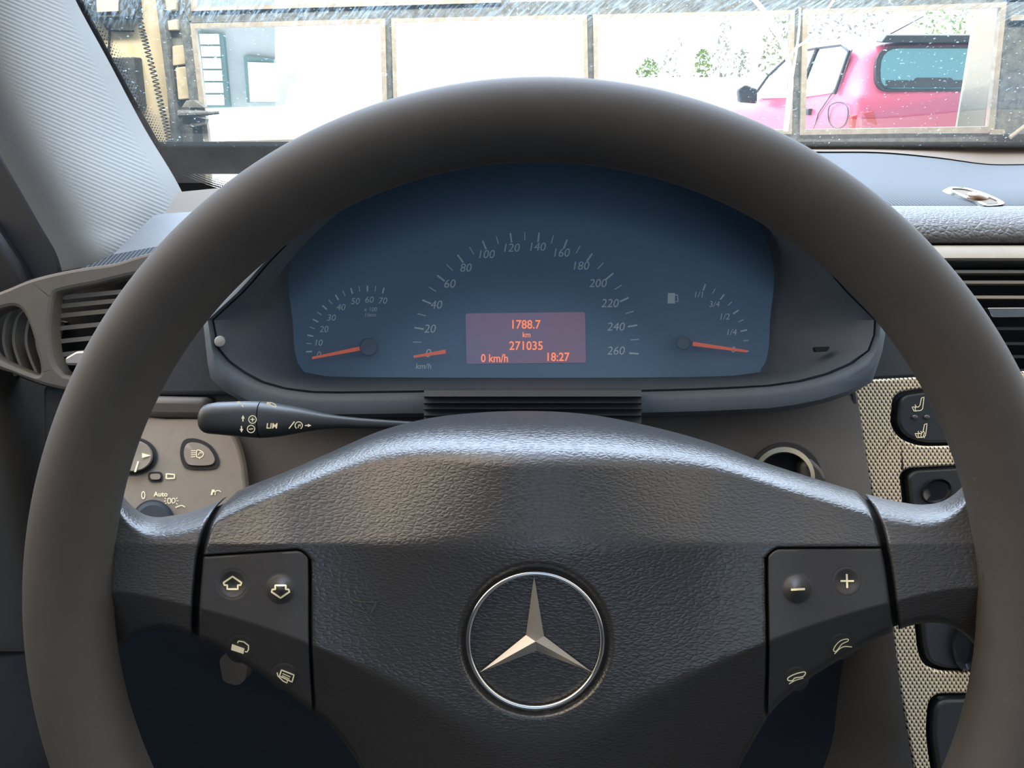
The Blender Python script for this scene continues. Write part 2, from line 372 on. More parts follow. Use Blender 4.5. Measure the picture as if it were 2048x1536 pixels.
def hub_table():
    X, Y = np.meshgrid(GX, GY, indexing='ij')
    f = sstep(np.abs(X-1075)/470); c1 = 1089.0; c2 = k_c2(X)
    w1 = lerp(80, 7, f); w2 = lerp(110, 7, f)
    S1 = sstep((Y-c1+w1/2)/w1); S2 = sstep((Y-c2+w2/2)/w2)
    s = lerp(.22, .50, f)*(1-S1)+S1*((1-S2)*lerp(-.10, .10, f)+S2*lerp(-.32, -.62, f))
    Z = np.cumsum(s*3*.000188, 1)
    yref = lerp(1280, 1125, sstep((np.abs(GX-1075)-300)/300)); zref = lerp(-.009, -.004, sstep((np.abs(GX-1075)-300)/450))
    for i in range(len(GX)): Z[i] += zref[i]-np.interp(yref[i], GY, Z[i])
    top, bot = k_top(X), k_bot(X)
    L = lerp(118, 48, f); t = np.clip((Y-top)/L, 0, 1); Z -= lerp(.060, .024, f)*(1-np.sqrt(np.clip(1-(1-t)**2, 0, 1)))
    t = np.clip((bot-Y)/16, 0, 1); Z -= .010*(1-np.sqrt(np.clip(1-(1-t)**2, 0, 1)))
    Z += .010*np.clip(1-((X-1075)/690)**2, 0, 1)*sstep((690-np.abs(X-1075))/200)
    # recess round the star
    rr = np.hypot(X-1071, Y-1281); mk = (rr < 150) & (rr > 120)
    pl_ = np.linalg.lstsq(np.stack([X[mk], Y[mk], 1+0*X[mk]], 1), Z[mk], rcond=None)[0]; global BADGE; BADGE = pl_
    flat_ = X*pl_[0]+Y*pl_[1]+pl_[2]-.0030; w_ = 1-sstep((rr-138)/20); Z = Z*(1-w_)+flat_*w_
    # flow into the rim
    ZR = 0*X
    for _ in range(6):
        x, y = wxy(X, Y, ZR); rho = np.hypot(x, y); ZR = .5*ZR+.5*np.sqrt(np.clip(1-((rho-RM)/RR)**2, 0, 1))*RR*1.03
    inside = np.abs(rho-RM) < RR
    k = .006; h = np.clip(.5+.5*(ZR-Z)/k, 0, 1); zs = Z*(1-h)+ZR*h+k*h*(1-h)
    zs = zs-.0001-.004*sstep((rho-RM+.007)/.012); return np.where(inside & (np.abs(X-1075) > 600), zs, Z)
HT = hub_table()
DIMP = [(465, 1168, 33, -.0036), (561, 1178, 31, .0042), (1594, 1178, 32, .0042), (1694, 1163, 33, -.0018), (480, 1297, 30, -.0008), (568, 1350, 30, .0010)]
def hz(px, py):
    px, py = np.broadcast_arrays(np.asarray(px, float), np.asarray(py, float))
    u = np.clip((px-GX[0])/4, 0, len(GX)-1.001); v = np.clip((py-GY[0])/3, 0, len(GY)-1.001)
    i, j = u.astype(int), v.astype(int); a, b = u-i, v-j
    return HT[i, j]*(1-a)*(1-b)+HT[i+1, j]*a*(1-b)+HT[i, j+1]*(1-a)*b+HT[i+1, j+1]*a*b
def pz(px, py):
    z = hz(px, py)
    for cx, cy, r, h in DIMP:
        q = np.hypot(np.asarray(px)-cx, np.asarray(py)-cy)/r; z = z+h*(1-sstep(q))
    return z
def SW(px, py, lift): return Wp(px, py, pz(px, py)+lift)

wheel = thing('steering_wheel', 'dark leather steering wheel with a chrome star badge on its hub', 'steering wheel', WO-WY*.19)
mb = MB(); a = np.linspace(0, 2*math.pi, 200, endpoint=False); b = np.linspace(0, 2*math.pi, 28, endpoint=False)
A, B = np.meshgrid(a, b, indexing='ij'); rr = RM+RR*np.cos(B)
P = WO+(rr*np.cos(A))[..., None]*WX+(rr*np.sin(A))[..., None]*WY+(RR*1.03*np.sin(B))[..., None]*WZ
build('rim', mb.grid(P, True, True), M['rim'], wheel)
def strip(xa, xb, ya=None, yb=None, nu=60, nv=150, zf=hz, edge=(7, 7, 0, 0), drop=.006, ytop=None):
    """skin panel between two seam curves; its borders roll back into the groove"""
    u = np.linspace(0, 1, nu)[:, None]; v = np.linspace(0, 1, nv)[None, :]
    X = np.broadcast_to(lerp(400., 1700., u), (nu, nv)).copy(); Y = np.full((nu, nv), 1150.)
    for _ in range(12):
        lo = k_top(X) if ytop is None else ytop(X); Y = lo+v*(k_bot(X)-lo)
        X = lerp(xa(Y), xb(Y), np.broadcast_to(u, Y.shape))
    Z = zf(X, Y)
    for dist, w in ((X-xa(Y), edge[0]), (xb(Y)-X, edge[1]), (Y-lo, edge[2])):
        if w: t = np.clip(dist/w, 0, 1); Z = Z-drop*(1-np.sqrt(np.clip(1-(1-t)**2, 0, 1)))
    return X, Y, Z
X, Y, Z = strip(lambda y: 0*y+140., lambda y: seamL(y)-5, nu=80, edge=(0, 8, 0, 0))
build('spoke', MB().grid(Wp(X, Y, Z)), M['spoke'], wheel, angle=80)
X, Y, Z = strip(lambda y: seamR(y)+5, lambda y: 0*y+2012., nu=80, edge=(8, 0, 0, 0))
build('spoke', MB().grid(Wp(X, Y, Z)), M['spoke'], wheel, angle=80)
podL_r = curve([(1090, 621), (1150, 622), (1290, 623), (1420, 630), (1800, 640)])
podR_l = curve([(1080, 1531), (1150, 1531), (1290, 1533), (1420, 1530), (1800, 1525)])
def ytopL(x): return 1112-(x-398)*.065+np.clip((x-592)/30, 0, 1)**2*24
def ytopR(x): return 1096+(x-1560)*-.004+np.clip((1560-x)/28, 0, 1)**2*20
def hubz2(x, y):
    z = hz(x, y)
    for ins in (np.minimum(podL_r(y)+3-x, y-(ytopL(np.minimum(x, 622))-3)), np.minimum(x-(podR_l(y)-3), y-(ytopR(np.maximum(x, 1531))-3))):
        z = z-.007*sstep(ins/7)
    return z
X, Y, Z = strip(lambda y: seamL(y)+4, lambda y: seamR(y)-4, nu=360, nv=240, zf=hubz2, edge=(8, 8, 0, 0))
cover = build('airbag_cover', MB().grid(Wp(X, Y, Z)), M['leather'], wheel, angle=80)
for pts in (([(700, 1196), (722, 1203), (755, 1204)], [(712, 1218), (735, 1226)], [(752, 1206), (742, 1226)]), ([(1388, 1192), (1400, 1206), (1412, 1222)], [(1425, 1200), (1440, 1196)])):
    mb = MB()
    for s in pts: stroke(mb, smooth(s, 5, False), 3.0, SW, lift=.0006)
    build('embossed_mark', mb, M['dash'], cover)
X, Y, Z = strip(lambda y: seamL(y)+7, lambda y: podL_r(y)-3, nu=70, nv=110, zf=pz, edge=(5, 5, 5, 0), drop=.004, ytop=ytopL)
podl = build('button_pod', MB().grid(Wp(X, Y, Z)), M['pod'], wheel, angle=50)
X, Y, Z = strip(lambda y: podR_l(y)+3, lambda y: seamR(y)-6, nu=70, nv=110, zf=pz, edge=(5, 5, 5, 0), drop=.004, ytop=ytopR)
podr = build('button_pod', MB().grid(Wp(X, Y, Z)), M['pod'], wheel, angle=50)
# dark core behind the skins, closes the seams
X, Y, Z = strip(lambda y: 0*y+300., lambda y: 0*y+1850., nu=90, nv=60, zf=lambda x, y: hz(x, y)-.011, edge=(0, 0, 0, 0))
cy_ = (k_top(X)+k_bot(X))/2; Y = cy_+(Y-cy_)*.93
build('hub_core', MB().grid(Wp(X, Y, hz(X, Y)-.011)), M['core'], wheel, angle=80)

def button(pod, cx, cy, r, label, icon):
    a = np.linspace(0, 2*math.pi, 40, endpoint=False); L = [SW(cx+r*q*np.cos(a), cy+r*q*np.sin(a), .00018*(1 if q < .95 else -1.5)) for q in (1.0, .9, .75, .6, .45, .3, .15, .02)]
    o = build('button', MB().loft(L, cap1=True), M['pod'], pod, angle=80); o['label'] = label
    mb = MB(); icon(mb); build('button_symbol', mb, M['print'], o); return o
arrow = np.array([(0, -18), (29, -1), (26, 6), (17, 6), (17, 17), (-17, 17), (-17, 6), (-26, 6), (-29, -1)])*[.62, .72]
button(podl, 465, 1168, 31, 'button with an outlined up arrow', lambda mb: stroke(mb, arrow+[465, 1166], 3.6, SW, True, .0006))
button(podl, 561, 1180, 30, 'button with an outlined down arrow', lambda mb: stroke(mb, arrow*[1, -1]+[561, 1183], 3.6, SW, True, .0006))
def pages1(mb):
    fillpoly(mb, [(464, 1288), (489, 1297), (487, 1308), (462, 1300)], SW, .0006)
    stroke(mb, [(475, 1286), (477, 1282), (488, 1284), (497, 1291), (497, 1299), (494, 1304), (490, 1303)], 2.4, SW, False, .0006)
def pages2(mb):
    stroke(mb, [(563, 1340), (588, 1350), (584, 1364), (559, 1352)], 2.6, SW, True, .0006); stroke(mb, [(565, 1347), (581, 1354)], 1.8, SW, False, .0006); stroke(mb, [(564, 1351), (579, 1358)], 1.8, SW, False, .0006)
    stroke(mb, [(554, 1345), (556, 1352), (566, 1362), (574, 1366), (575, 1361)], 2.2, SW, False, .0006)
button(podl, 480, 1297, 29, 'lower button with a page symbol, nearer the seam', pages1)
button(podl, 568, 1352, 28, 'lower button with a page symbol, nearer the hub', pages2)
button(podr, 1594, 1178, 30, 'button with a minus sign', lambda mb: stroke(mb, [(1582, 1179.5), (1610, 1178)], 4.2, SW, False, .0006))
def plus(mb): stroke(mb, [(1681, 1162), (1708, 1162)], 3.6, SW, False, .0006); stroke(mb, [(1693.5, 1148), (1694.5, 1176)], 3.8, SW, False, .0006)
button(podr, 1694, 1163, 31, 'button with a plus sign', plus)
def ph1(mb):
    stroke(mb, smooth([(1667, 1300), (1672, 1290), (1682, 1281), (1695, 1278), (1696, 1282), (1684, 1288), (1677, 1297), (1671, 1303)], 4), 1.8, SW, True, .0006)
    stroke(mb, smooth([(1669, 1308), (1680, 1297), (1690, 1293), (1704, 1294)], 5, False), 1.9, SW, False, .0006)
def ph2(mb):
    stroke(mb, smooth([(1577, 1361), (1576, 1356), (1588, 1349), (1606, 1344), (1611, 1346), (1606, 1353), (1590, 1356), (1585, 1361)], 4), 2.3, SW, True, .0006)
    stroke(mb, smooth([(1578, 1368), (1590, 1361), (1607, 1356)], 4, False), 1.8, SW, False, .0006)
button(podr, 1684, 1292, 27, 'lower button with a lifted handset symbol', ph1)
button(podr, 1593, 1357, 25, 'lower button with a resting handset symbol', ph2)
# star badge
ec = (1071, 1281); bz_ = lambda x, y: BADGE[0]*x+BADGE[1]*y+BADGE[2]-.0030
SB = lambda x, y, l: Wp(x, y, bz_(np.asarray(x, float), np.asarray(y, float))+l)
a = np.linspace(0, 2*math.pi, 96, endpoint=False)
emb = bpy.data.objects.new('badge', None); emb.location = tuple(SB(1071., 1281., 0)-wloc(wheel)); linkobj(emb, wheel)
build('badge_ring', MB().tube(SB(1070.5+134.5*np.cos(a), 1281+134.5*np.sin(a), .0016), .00095, 12, True), M['chrome2'], emb)
tips = [(1068, 1150), (1185, 1345), (959, 1345)]; vals = [(1088, 1272), (1073, 1302), (1052, 1270)]
T = [SB(*map(float, t), .0016) for t in tips]; V = [SB(*map(float, t), .0004) for t in vals]; Cn = SB(1071., 1283., .0050)
V3 = [Cn]+T+V; build('badge_star', MB().add(V3, [(0, 1, 4), (0, 4, 2), (0, 2, 5), (0, 5, 3), (0, 3, 6), (0, 6, 1), (1, 6, 3, 5, 2, 4)]), M['chrome'], emb, flat=True)

# ================================================================== INSTRUMENT CLUSTER
dC = .500
def SC_(px, py, lift): return D(px, py, dC-lift)
clus = thing('instrument_cluster', 'instrument cluster with three dials and a lit orange display behind the steering wheel', 'instrument cluster', D(1060, 752, .52))
L0 = smooth([(586, 650), (590, 705), (604, 738), (640, 752), (850, 755), (1270, 755), (1490, 750), (1524, 735), (1537, 700), (1540, 640), (1545, 520), (1480, 400), (1330, 325), (1060, 295), (800, 325), (650, 400), (580, 520)], 8)
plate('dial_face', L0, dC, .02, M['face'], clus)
def ticks(mb, cx, cy, R, a0, a1, n, l1, l2, w1, w2):
    for i in range(n+1):
        q = math.radians(lerp(a0, a1, i/n)); l, w = (l1, w1) if i % 2 == 0 else (l2, w2); c_, s_ = math.cos(q), -math.sin(q)
        stroke(mb, [(cx+R*c_, cy+R*s_), (cx+(R-l)*c_, cy+(R-l)*s_)], w, SC_, lift=.0006)
mb = MB(); ticks(mb, 1052, 690, 226, 185.8, -4.5, 26, 19, 17, 3.2, 1.6)
for s, x, y in (('0', 857, 706), ('20', 860, 657), ('40', 873, 609), ('60', 900, 567), ('80', 932, 535), ('100', 974, 508), ('120', 1024, 495), ('140', 1076, 493), ('160', 1124, 505), ('180', 1163, 531), ('200', 1196, 566), ('220', 1220, 606), ('240', 1232, 653), ('260', 1232, 701)):
    text(mb, s, x, y, 16.5, SC_, shear=.18, lift=.0006)
text(mb, 'km/h', 847, 732, 11, SC_, shear=.18, lift=.0006)
build('speedometer_scale', mb, M['whiteprint'], clus)
mb = MB(); ticks(mb, 736, 695, 124, 184, 75, 14, 12, 11, 3.0, 1.5)
for s, x, y in (('0', 638, 709), ('10', 638, 685), ('20', 648, 658), ('30', 663, 635), ('40', 682, 614), ('50', 711, 602), ('60', 739, 599), ('70', 766, 601)): text(mb, s, x, y, 12.5, SC_, shear=.18, lift=.0006)
text(mb, 'x 100', 741, 618.5, 8, SC_, shear=.1, lift=.0006); text(mb, '1/min', 741, 629.5, 7.5, SC_, shear=.1, lift=.0006)
build('tachometer_scale', mb, M['whiteprint'], clus)
mb = MB(); ticks(mb, 1369, 690, 128.5, -5.5, 71, 8, 13, 11, 3.0, 1.6)
for s, x, y in (('1/1', 1398, 589), ('3/4', 1429, 608), ('1/2', 1450, 633), ('1/4', 1464, 664), ('0', 1467, 699)): text(mb, s, x, y, 12, SC_, shear=.15, lift=.0006)
fillpoly(mb, [(1336, 586), (1350, 586), (1350, 607), (1335, 607)], SC_, .0006); stroke(mb, [(1350, 590), (1355, 590), (1356, 603), (1352, 603)], 1.8, SC_, False, .0006)
build('fuel_gauge_scale', mb, M['whiteprint'], clus)
for hub, r, tip, tail, nm in (((737, 694), 18, (624, 716), (724, 696), 'tachometer_needle'), ((1367, 686), 14, (1494, 702.5), (1386, 687.5), 'fuel_needle'), (None, 0, (827, 713.5), (891, 703), 'speedometer_needle')):
    n = bpy.data.objects.new(nm, None); n.location = tuple(D(tip[0], tip[1], dC-.004)-wloc(clus)); linkobj(n, clus)
    v = np.array(tip, float)-tail; v /= np.linalg.norm(v); q = np.array([-v[1], v[0]])
    tip, tail = np.array(tip, float), np.array(tail, float)
    plate('needle_pointer', [tail+q*4, tip+q*2.2, tip-q*2.2, tail-q*4], dC-.006, .0012, M['needle'], n)
    if hub is not None: 
        Lp = [D(*ellipse(*hub, r*s, r*s).T, dC-h) for s, h in ((1, 0), (1, .008), (.9, .0095), (.3, .0098))]
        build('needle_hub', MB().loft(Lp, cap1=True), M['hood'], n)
disp = plate('display', rounded([(931, 627), (1170, 624), (1172, 725), (933, 728)], 5), dC-.0008, .001, M['lcd'], clus)
mb = MB(); SL = lambda x, y, l: D(x, y, dC-.0012-l)
for s, x, y, h, w in (('1788.7', 1053, 648.5, 17, .92), ('km', 1053, 669, 10.5, .9), ('271035', 1052, 691, 17, .94), ('0 km/h', 989, 716, 16, .86), ('18:27', 1117, 713.5, 16.5, .92)): text(mb, s, x, y, h, SL, wscale=w, lift=.0004, bold=.012)
build('display_text', mb, M['lcdtext'], disp)
# trip reset pin and slot
Lp = [D(*ellipse(440, 683, 11.5*s, 11.5*s).T, dd) for s, dd in ((1, .470), (1, .446), (.85, .4445), (.3, .444))]
o = build('trip_reset_pin', MB().loft(Lp, cap1=True), M['knobgrey'], clus); o['label'] = 'short grey reset pin beside the rev counter'

# ================================================================== DASHBOARD
dash = thing('dashboard', 'anthracite dashboard with a hooded binnacle and grained pads either side', 'dashboard', D(1060, 1100, .60))
# hood over the cluster: loops grow from the dial face out to the visor edge
ang = np.linspace(0, 2*math.pi, 140, endpoint=False); cc = np.array([1064., 640.])
def resample(lp):
    lp = np.array(lp, float); nx = np.roll(lp, -1, 0); lp = np.concatenate([lp+(nx-lp)*k/6 for k in range(6)]); q = np.arctan2(-(lp[:, 1]-cc[1]), lp[:, 0]-cc[0]); o_ = np.argsort(q); q = q[o_]; r = np.hypot(*(lp[o_]-cc).T)
    R = np.interp(ang, np.concatenate([q+2*math.pi*k for k in (-1, 0, 1)]) , np.tile(r, 3))
    return np.stack([cc[0]+R*np.cos(ang), cc[1]-R*np.sin(ang)], 1)
circ = lambda R: [(1095+R*math.cos(q), 1200-R*math.sin(q)) for q in np.linspace(math.radians(42), math.radians(138), 40)]
lip = [(1748, 640), (1745, 690), (1720, 715), (1665, 742), (1600, 760), (1530, 770), (1400, 776), (1285, 779), (1064, 780), (850, 780), (640, 783), (580, 777), (520, 760), (470, 730), (440, 700), (428, 640)][::-1]
def shift(l, dx, dy): return [(cc[0]+(x-cc[0])*dx, y+dy if y > 690 else y) for x, y in l]
upper = lambda s: [(cc[0]+(x-cc[0])*s, y) for x, y in circ(930)]
loops = [(L0, .500), (smooth([(cc[0]+(x-cc[0])*1.03, y+4 if y > 600 else y-12) for x, y in L0[::8]], 8), .492),
         (np.array(upper(.80)+lip[:0]+shift(lip, .93, -2)), .462), (np.array(upper(.86)+lip), .452), (np.array(upper(.865)+shift(lip, 1.003, 3)), .4545),
         (np.array(upper(.87)+shift(lip, 1.012, 9)), .449), (np.array(upper(.88)+shift(lip, 1.02, 22)), .447), (np.array(upper(.90)+shift(lip, 1.03, 46)), .449), (np.array(upper(.91)+shift(lip, 1.035, 54)), .462)]
def hood_depth(lp, d):   # the visor comes forward above
    return d-np.clip((640-lp[:, 1])/400, 0, 1)*.055*(1 if d < .49 else 0)
LL = []
for lp, d in loops:
    q = resample(lp); LL.append(D(q[:, 0], q[:, 1], hood_depth(q, d)))
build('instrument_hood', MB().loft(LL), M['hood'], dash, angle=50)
plate('hood_slot', rounded([(470, 708), (496, 708), (494, 718), (474, 718)], 3), .4655, .004, M['black'], dash)
plate('hood_slot', rounded([(1630, 694), (1660, 693), (1655, 703), (1632, 704)], 3), .459, .004, M['black'], dash)
plate('dash_core', [(1790, 1130)]+[(1095+940*math.cos(q), 1200-940*math.sin(q)) for q in np.linspace(math.radians(28), math.radians(152), 40)]+[(190, 1130)], .535, .01, M['black'], dash)
# clear cover over the dials, arched
u = np.linspace(0, 1, 25); q = resample(L0)
P = np.array([D(cc[0]+(q[:, 0]-cc[0])*s, cc[1]+(q[:, 1]-cc[1])*s, .489) for s in np.linspace(.02, 1.0, 8)])
o = build('dial_cover', MB().loft(P, cap0=True), M['lens'], clus); o['label'] = 'clear cover over the dials, tinted with blue glare'
# lower dash fascia, set behind the hood lip
fas = planar((300, 830, .475), (1700, 830, .475), (1000, 1300, .44))
plate('fascia', [(250, 700), (415, 690)]+[q for q in shift(lip, 1.015, 25) if q[1] > 700]+[(1752, 690), (1712, 765), (1725, 860), (1740, 960), (1752, 1040), (1760, 1120), (1500, 1130), (600, 1130), (240, 1120)], fas, .02, M['bolster'], dash, bevel=.002)
plate('binnacle_side', [(235, 620), (445, 600), (432, 690), (462, 745), (520, 790), (240, 792)], .470, .012, M['side'], dash, bevel=.003)
plate('binnacle_side', [(1690, 640), (1900, 600), (1900, 754), (1704, 764), (1640, 800)], .488, .012, M['side'], dash, bevel=.003)
arc = resample(np.array(upper(.91)+shift(lip, 1.035, 54))); keep = np.where(arc[:, 1] < 640)[0]
keep = sorted(keep, key=lambda k: -arc[k, 0]); E_ = D(arc[keep, 0], arc[keep, 1], hood_depth(arc[keep], .462))
Mx = E_[:, :1].mean()
shell = [E_]+[np.stack([Mx+(E_[:, 0]-Mx)*sx, E_[:, 1]+dy, E_[:, 2]-dz*(E_[:, 2]-.80)/.25], 1) for dy, dz, sx in ((.03, -.004, 1.0), (.12, .012, 1.0), (.28, .07, .97), (.34, .12, .95))]
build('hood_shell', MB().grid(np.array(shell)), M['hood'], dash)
build('top_deck', MB().box((-.25, .76, .93), (.29, 1.06, .962)), M['dash'], dash)
plate('centre_stack', [(2010, 748), (2900, 748), (2900, 1660), (2110, 1660)], .50, .12, M['dash'], dash, bevel=.004)
plate('passenger_fascia', [(2405, 500), (3500, 500), (3500, 1250), (2405, 1250)], .66, .05, M['dash'], dash, bevel=.004)
# ledge bits either side of the column gaiter
plate('trim_ledge', [(262, 792), (414, 795), (412, 838), (250, 836)], .462, .03, M['bolster'], dash, bevel=.004)
gl = []
for x0, x1 in ((848, 1283),):
    rows = [(776, .446), (781, .436), (793, .434), (795, .440), (806, .437), (808, .443), (818, .440), (820, .446), (831, .443), (833, .449), (846, .446), (900, .450)]
    P = np.array([[D(x, y, d) for (y, d) in rows] for x in np.linspace(x0, x1, 12)])
    o = build('column_gaiter', MB().grid(P), M['gaiter'], dash, angle=25)
# knee bolster and footwell: dark shelves that fall away below
plate('knee_bolster', [(150, 1090), (1790, 1090), (1812, 1300), (1845, 1620), (120, 1640)], planar((150, 1090, .46), (1790, 1090, .46), (1000, 1560, .62)), .02, M['dark'], dash, bevel=.003)
# console side cheek right of the column (dark grey brown, soft edge)
cl = smooth([(1600, 1640), (1660, 1500), (1675, 1400), (1685, 1330), (1700, 1240), (1700, 1150)], 6, False); cr = smooth([(1838, 1640), (1826, 1536), (1806, 1420), (1796, 1340), (1786, 1260), (1770, 1150)], 6, False)
P = np.array([D(lerp(cl[:, 0], cr[:, 0], t), lerp(cl[:, 1], cr[:, 1], t), .50-.055*math.sin(t*1.45)) for t in np.linspace(0, 1, 14)])
build('console_cheek', MB().grid(P), M['dash'], dash)
# right-hand top of the dash: strip, grained roll, grille, rear trim
def sweep(rows, xs): return np.array([[D(x, y(x) if callable(y) else y, d) for (y, d) in rows] for x in xs])
XS = np.linspace(1480, 3300, 74)
build('vent_bezel_strip', MB().grid(sweep([(526, .64), (520, .618), (516, .616), (496, .622), (491, .628)], XS)), M['tanstrip'], dash)
build('strip_gap', MB().grid(sweep([(492, .632), (487, .634)], XS)), M['black'], dash)
build('grained_pad', MB().grid(sweep([(490, .645), (488, .632), (484, .628), (470, .628), (452, .632), (436, .642), (424, .655), (416, .668), (411.5, .684), (409.5, .72)], XS)), M['dashleather'], dash, angle=80)
rear = curve([(1400, 300), (1640, 302), (1760, 303), (1880, 314), (1980, 327), (2060, 327), (2420, 329), (3400, 329)])
dtop = lambda y: .07/np.sin(np.arctan(FPX and (768-y)/FPX)*0+np.maximum(PITCH-np.arctan((768-y)/FPX), .02))*np.cos(np.arctan((768-y)/FPX))
P = np.array([[D(x, lerp(410.5, float(rear(x)), t), lerp(.688, 1.00, t**1.3)) for t in np.linspace(0, 1, 14)] for x in XS])
grl = build('speaker_grille', MB().grid(P), M['grille'], dash)
P = np.array([[D(x, lerp(float(rear(x))+1, 296, t), lerp(.985, 1.04, t)) for t in np.linspace(0, 1, 5)]+[D(x, 295.5, 1.06)] for x in XS])
build('demister_trim', MB().grid(P), M['padbeige'], dash)
# sun sensor let into the grille edge
sens = bpy.data.objects.new('sun_sensor', None); sens.location = tuple(D(1955, 395, .70)-wloc(dash)); linkobj(sens, dash)
sd = planar((1500, 410.5, .684), (2400, 410.5, .684), (1955, 365, .775))
ring = smooth([(1896, 377), (1912, 373), (1940, 377), (1975, 388), (2003, 401), (2008, 407), (1996, 410), (1972, 411), (1955, 404), (1925, 393)], 6)
inner = smooth([(1904, 378.5), (1915, 376.5), (1940, 380), (1970, 390.5), (1995, 401), (1998, 405), (1985, 406.5), (1968, 405.5), (1952, 398.5), (1926, 389)], 6)
plate('sensor_bezel', ring, lambda x, y: sd(x, y)-.006, .01, M['chrome2'], sens, holes=[inner])
plate('sensor_base', ring, lambda x, y: sd(x, y)-.001, .004, M['padbeige'], sens)
Lp = []
for s in np.linspace(1, .02, 9): Lp.append(D(1954+25*s*np.cos(ang[::5])+3, 395+12*s*np.sin(ang[::5])+4*s*np.cos(ang[::5]), .715-.016*math.sqrt(max(0, 1-s*s))))
build('sensor_dome', MB().loft(Lp, cap1=True), pm('amber smoked dome', (.20, .12, .06), .15), sens)
# left end of the dash top
plate('demister_trim', [(357, 384), (480, 372), (420, 422), (329, 427.5)], planar((357, 384, .735), (480, 372, .75), (329, 427, .69)), .01, M['padbeige'], dash)
plate('top_pad', [(307, 431), (330, 427), (420, 421), (340, 488), (226, 509)], planar((307, 431, .685), (420, 421, .69), (226, 509, .63)), .01, M['padgrey'], dash)
plate('pad_edge', [(226, 509), (340, 488), (330, 516), (240, 529), (150, 549), (118, 556)], planar((226, 509, .63), (340, 488, .64), (118, 556, .60)), .01, M['grille'], dash)
plate('dash_end_cap', [(84, 770), (140, 770), (160, 1200), (86, 1200)], .60, .05, M['dash'], dash, bevel=.004)

# ------------------------------------------------------------------ air vents
def slat(mb, pts, h, d0, depth):     # a curved blade: front edge line pts, blade runs back and up
    p = np.array(pts, float); F_ = D(p[:, 0], p[:, 1], d0); U_ = F_+UP*h
    Bk = F_+FW*depth+UP*h*1.2
    return mb.grid(np.array([F_, U_, U_+FW*depth*.3, Bk+UP*h*.4, Bk, F_]).transpose(1, 0, 2))
vl = thing('air_vent', 'taupe oval air vent with horizontal slats left of the wheel below the pillar', 'air vent', D(120, 780, .62))
outer = smooth([(-60, 660), (-30, 600), (20, 574), (70, 555), (140, 539), (220, 527), (330, 510), (340, 640), (330, 790), (180, 790), (130, 781), (90, 772), (60, 762), (25, 748), (-20, 728)], 6)
openA = smooth([(103, 610), (108, 590), (122, 582), (180, 570), (320, 548), (324, 640), (300, 752), (150, 752), (120, 742), (104, 715), (98, 660)], 6)
openB = smooth([(-44, 660), (-20, 628), (15, 614), (36, 616), (50, 634), (62, 665), (74, 710), (79, 742), (72, 750), (45, 742), (0, 722), (-34, 698)], 6)
vd = planar((0, 650, .585), (300, 640, .60), (150, 780, .59))
plate('vent_housing', outer, vd, .018, M['housing'], vl, holes=[openA, openB], bevel=.003, flat=True)
plate('vent_cavity', outer, lambda x, y: vd(x, y)+.038, .004, M['black'], vl)
for y0 in (600, 617, 636, 661, 687, 714):
    mb = MB(); slat(mb, smooth([(97, y0+4), (112, y0+1), (200, y0-8), (330, y0-20)], 5, False), .0035, .604, .018)
    build('slat', mb, M['slat'], vl)
for k, x0 in enumerate((8, 28, 53, 74)):
    pts = smooth([(x0+20-k*4, 612+k*9), (x0+2, 640), (x0-4, 680), (x0+4, 715), (x0+20, 752)], 5, False)
    F_ = D(pts[:, 0], pts[:, 1], .600); mb = MB().grid(np.array([F_, F_+RT*.0022, F_+RT*.004+FW*.03, F_+FW*.03, F_]).transpose(1, 0, 2))
    build('side_slat', mb, M['slat'], vl)
o = plate('thumb_tab', rounded([(128, 716), (152, 702), (210, 700), (210, 731), (130, 730)], 6), .590, .012, M['chrome'], vl, bevel=.002); o['label'] = 'silver thumb tab'
vr = thing('air_vent', 'dark centre air vent with horizontal louvres right of the steering wheel', 'air vent', D(2050, 740, .65))
fr = rounded([(1760, 519), (2400, 519), (2400, 745), (1800, 745)], 10); op = rounded([(1790, 524), (2380, 524), (2380, 738), (1830, 738)], 8)
plate('vent_bezel', fr, .626, .03, M['vent_dark'], vr, holes=[op], bevel=.002)
plate('vent_cavity', fr, .70, .004, M['black'], vr)
for y0 in (546, 567, 597, 660, 690, 716):
    mb = MB(); slat(mb, [(1780, y0), (2000, y0), (2390, y0+1)], .0024, .632, .035); build('slat', mb, M['slat_lit'] if y0 < 640 else M['vent_dark'], vr)
o = plate('thumb_wheel', rounded([(1975, 615), (2150, 614), (2150, 633), (1985, 635)], 5), .624, .02, M['chrome2'], vr, bevel=.002); o['label'] = 'silver ribbed thumb wheel'

# ------------------------------------------------------------------ light switch panel
sp_d = planar((280, 850, .462), (490, 850, .462), (380, 1040, .440))
S_sp = lambda x, y, l: D(x, y, sp_d(x, y)-l)
lp = thing('light_switch_panel', 'taupe light switch panel with mirror knob and printed symbols behind the left spoke', 'switch panel', D(380, 1050, .46))
pol = smooth([(200, 842), (330, 838), (430, 842), (466, 872), (482, 915), (489, 960), (491, 1010), (470, 1060), (330, 1090), (200, 1080)], 6)
ringk = ellipse(264, 912, 51, 37+1, 60)
ringk = np.stack([264+51*np.cos(np.linspace(0, 2*math.pi, 60, endpoint=False)), 912+38*np.sin(np.linspace(0, 2*math.pi, 60, endpoint=False))], 1)
plate('panel_plate', pol, sp_d, .008, M['switchpanel'], lp, bevel=.0015)
def ringband(mb, outer, inner, S, lift):
    P = np.array([S(outer[:, 0], outer[:, 1], -.001), S(outer[:, 0], outer[:, 1], lift), S(inner[:, 0], inner[:, 1], lift), S(inner[:, 0], inner[:, 1], -.001)]); return mb.loft(P)
kn = bpy.data.objects.new('mirror_knob', None); kn.location = tuple(D(264, 912, .452)-wloc(lp)); linkobj(kn, lp)
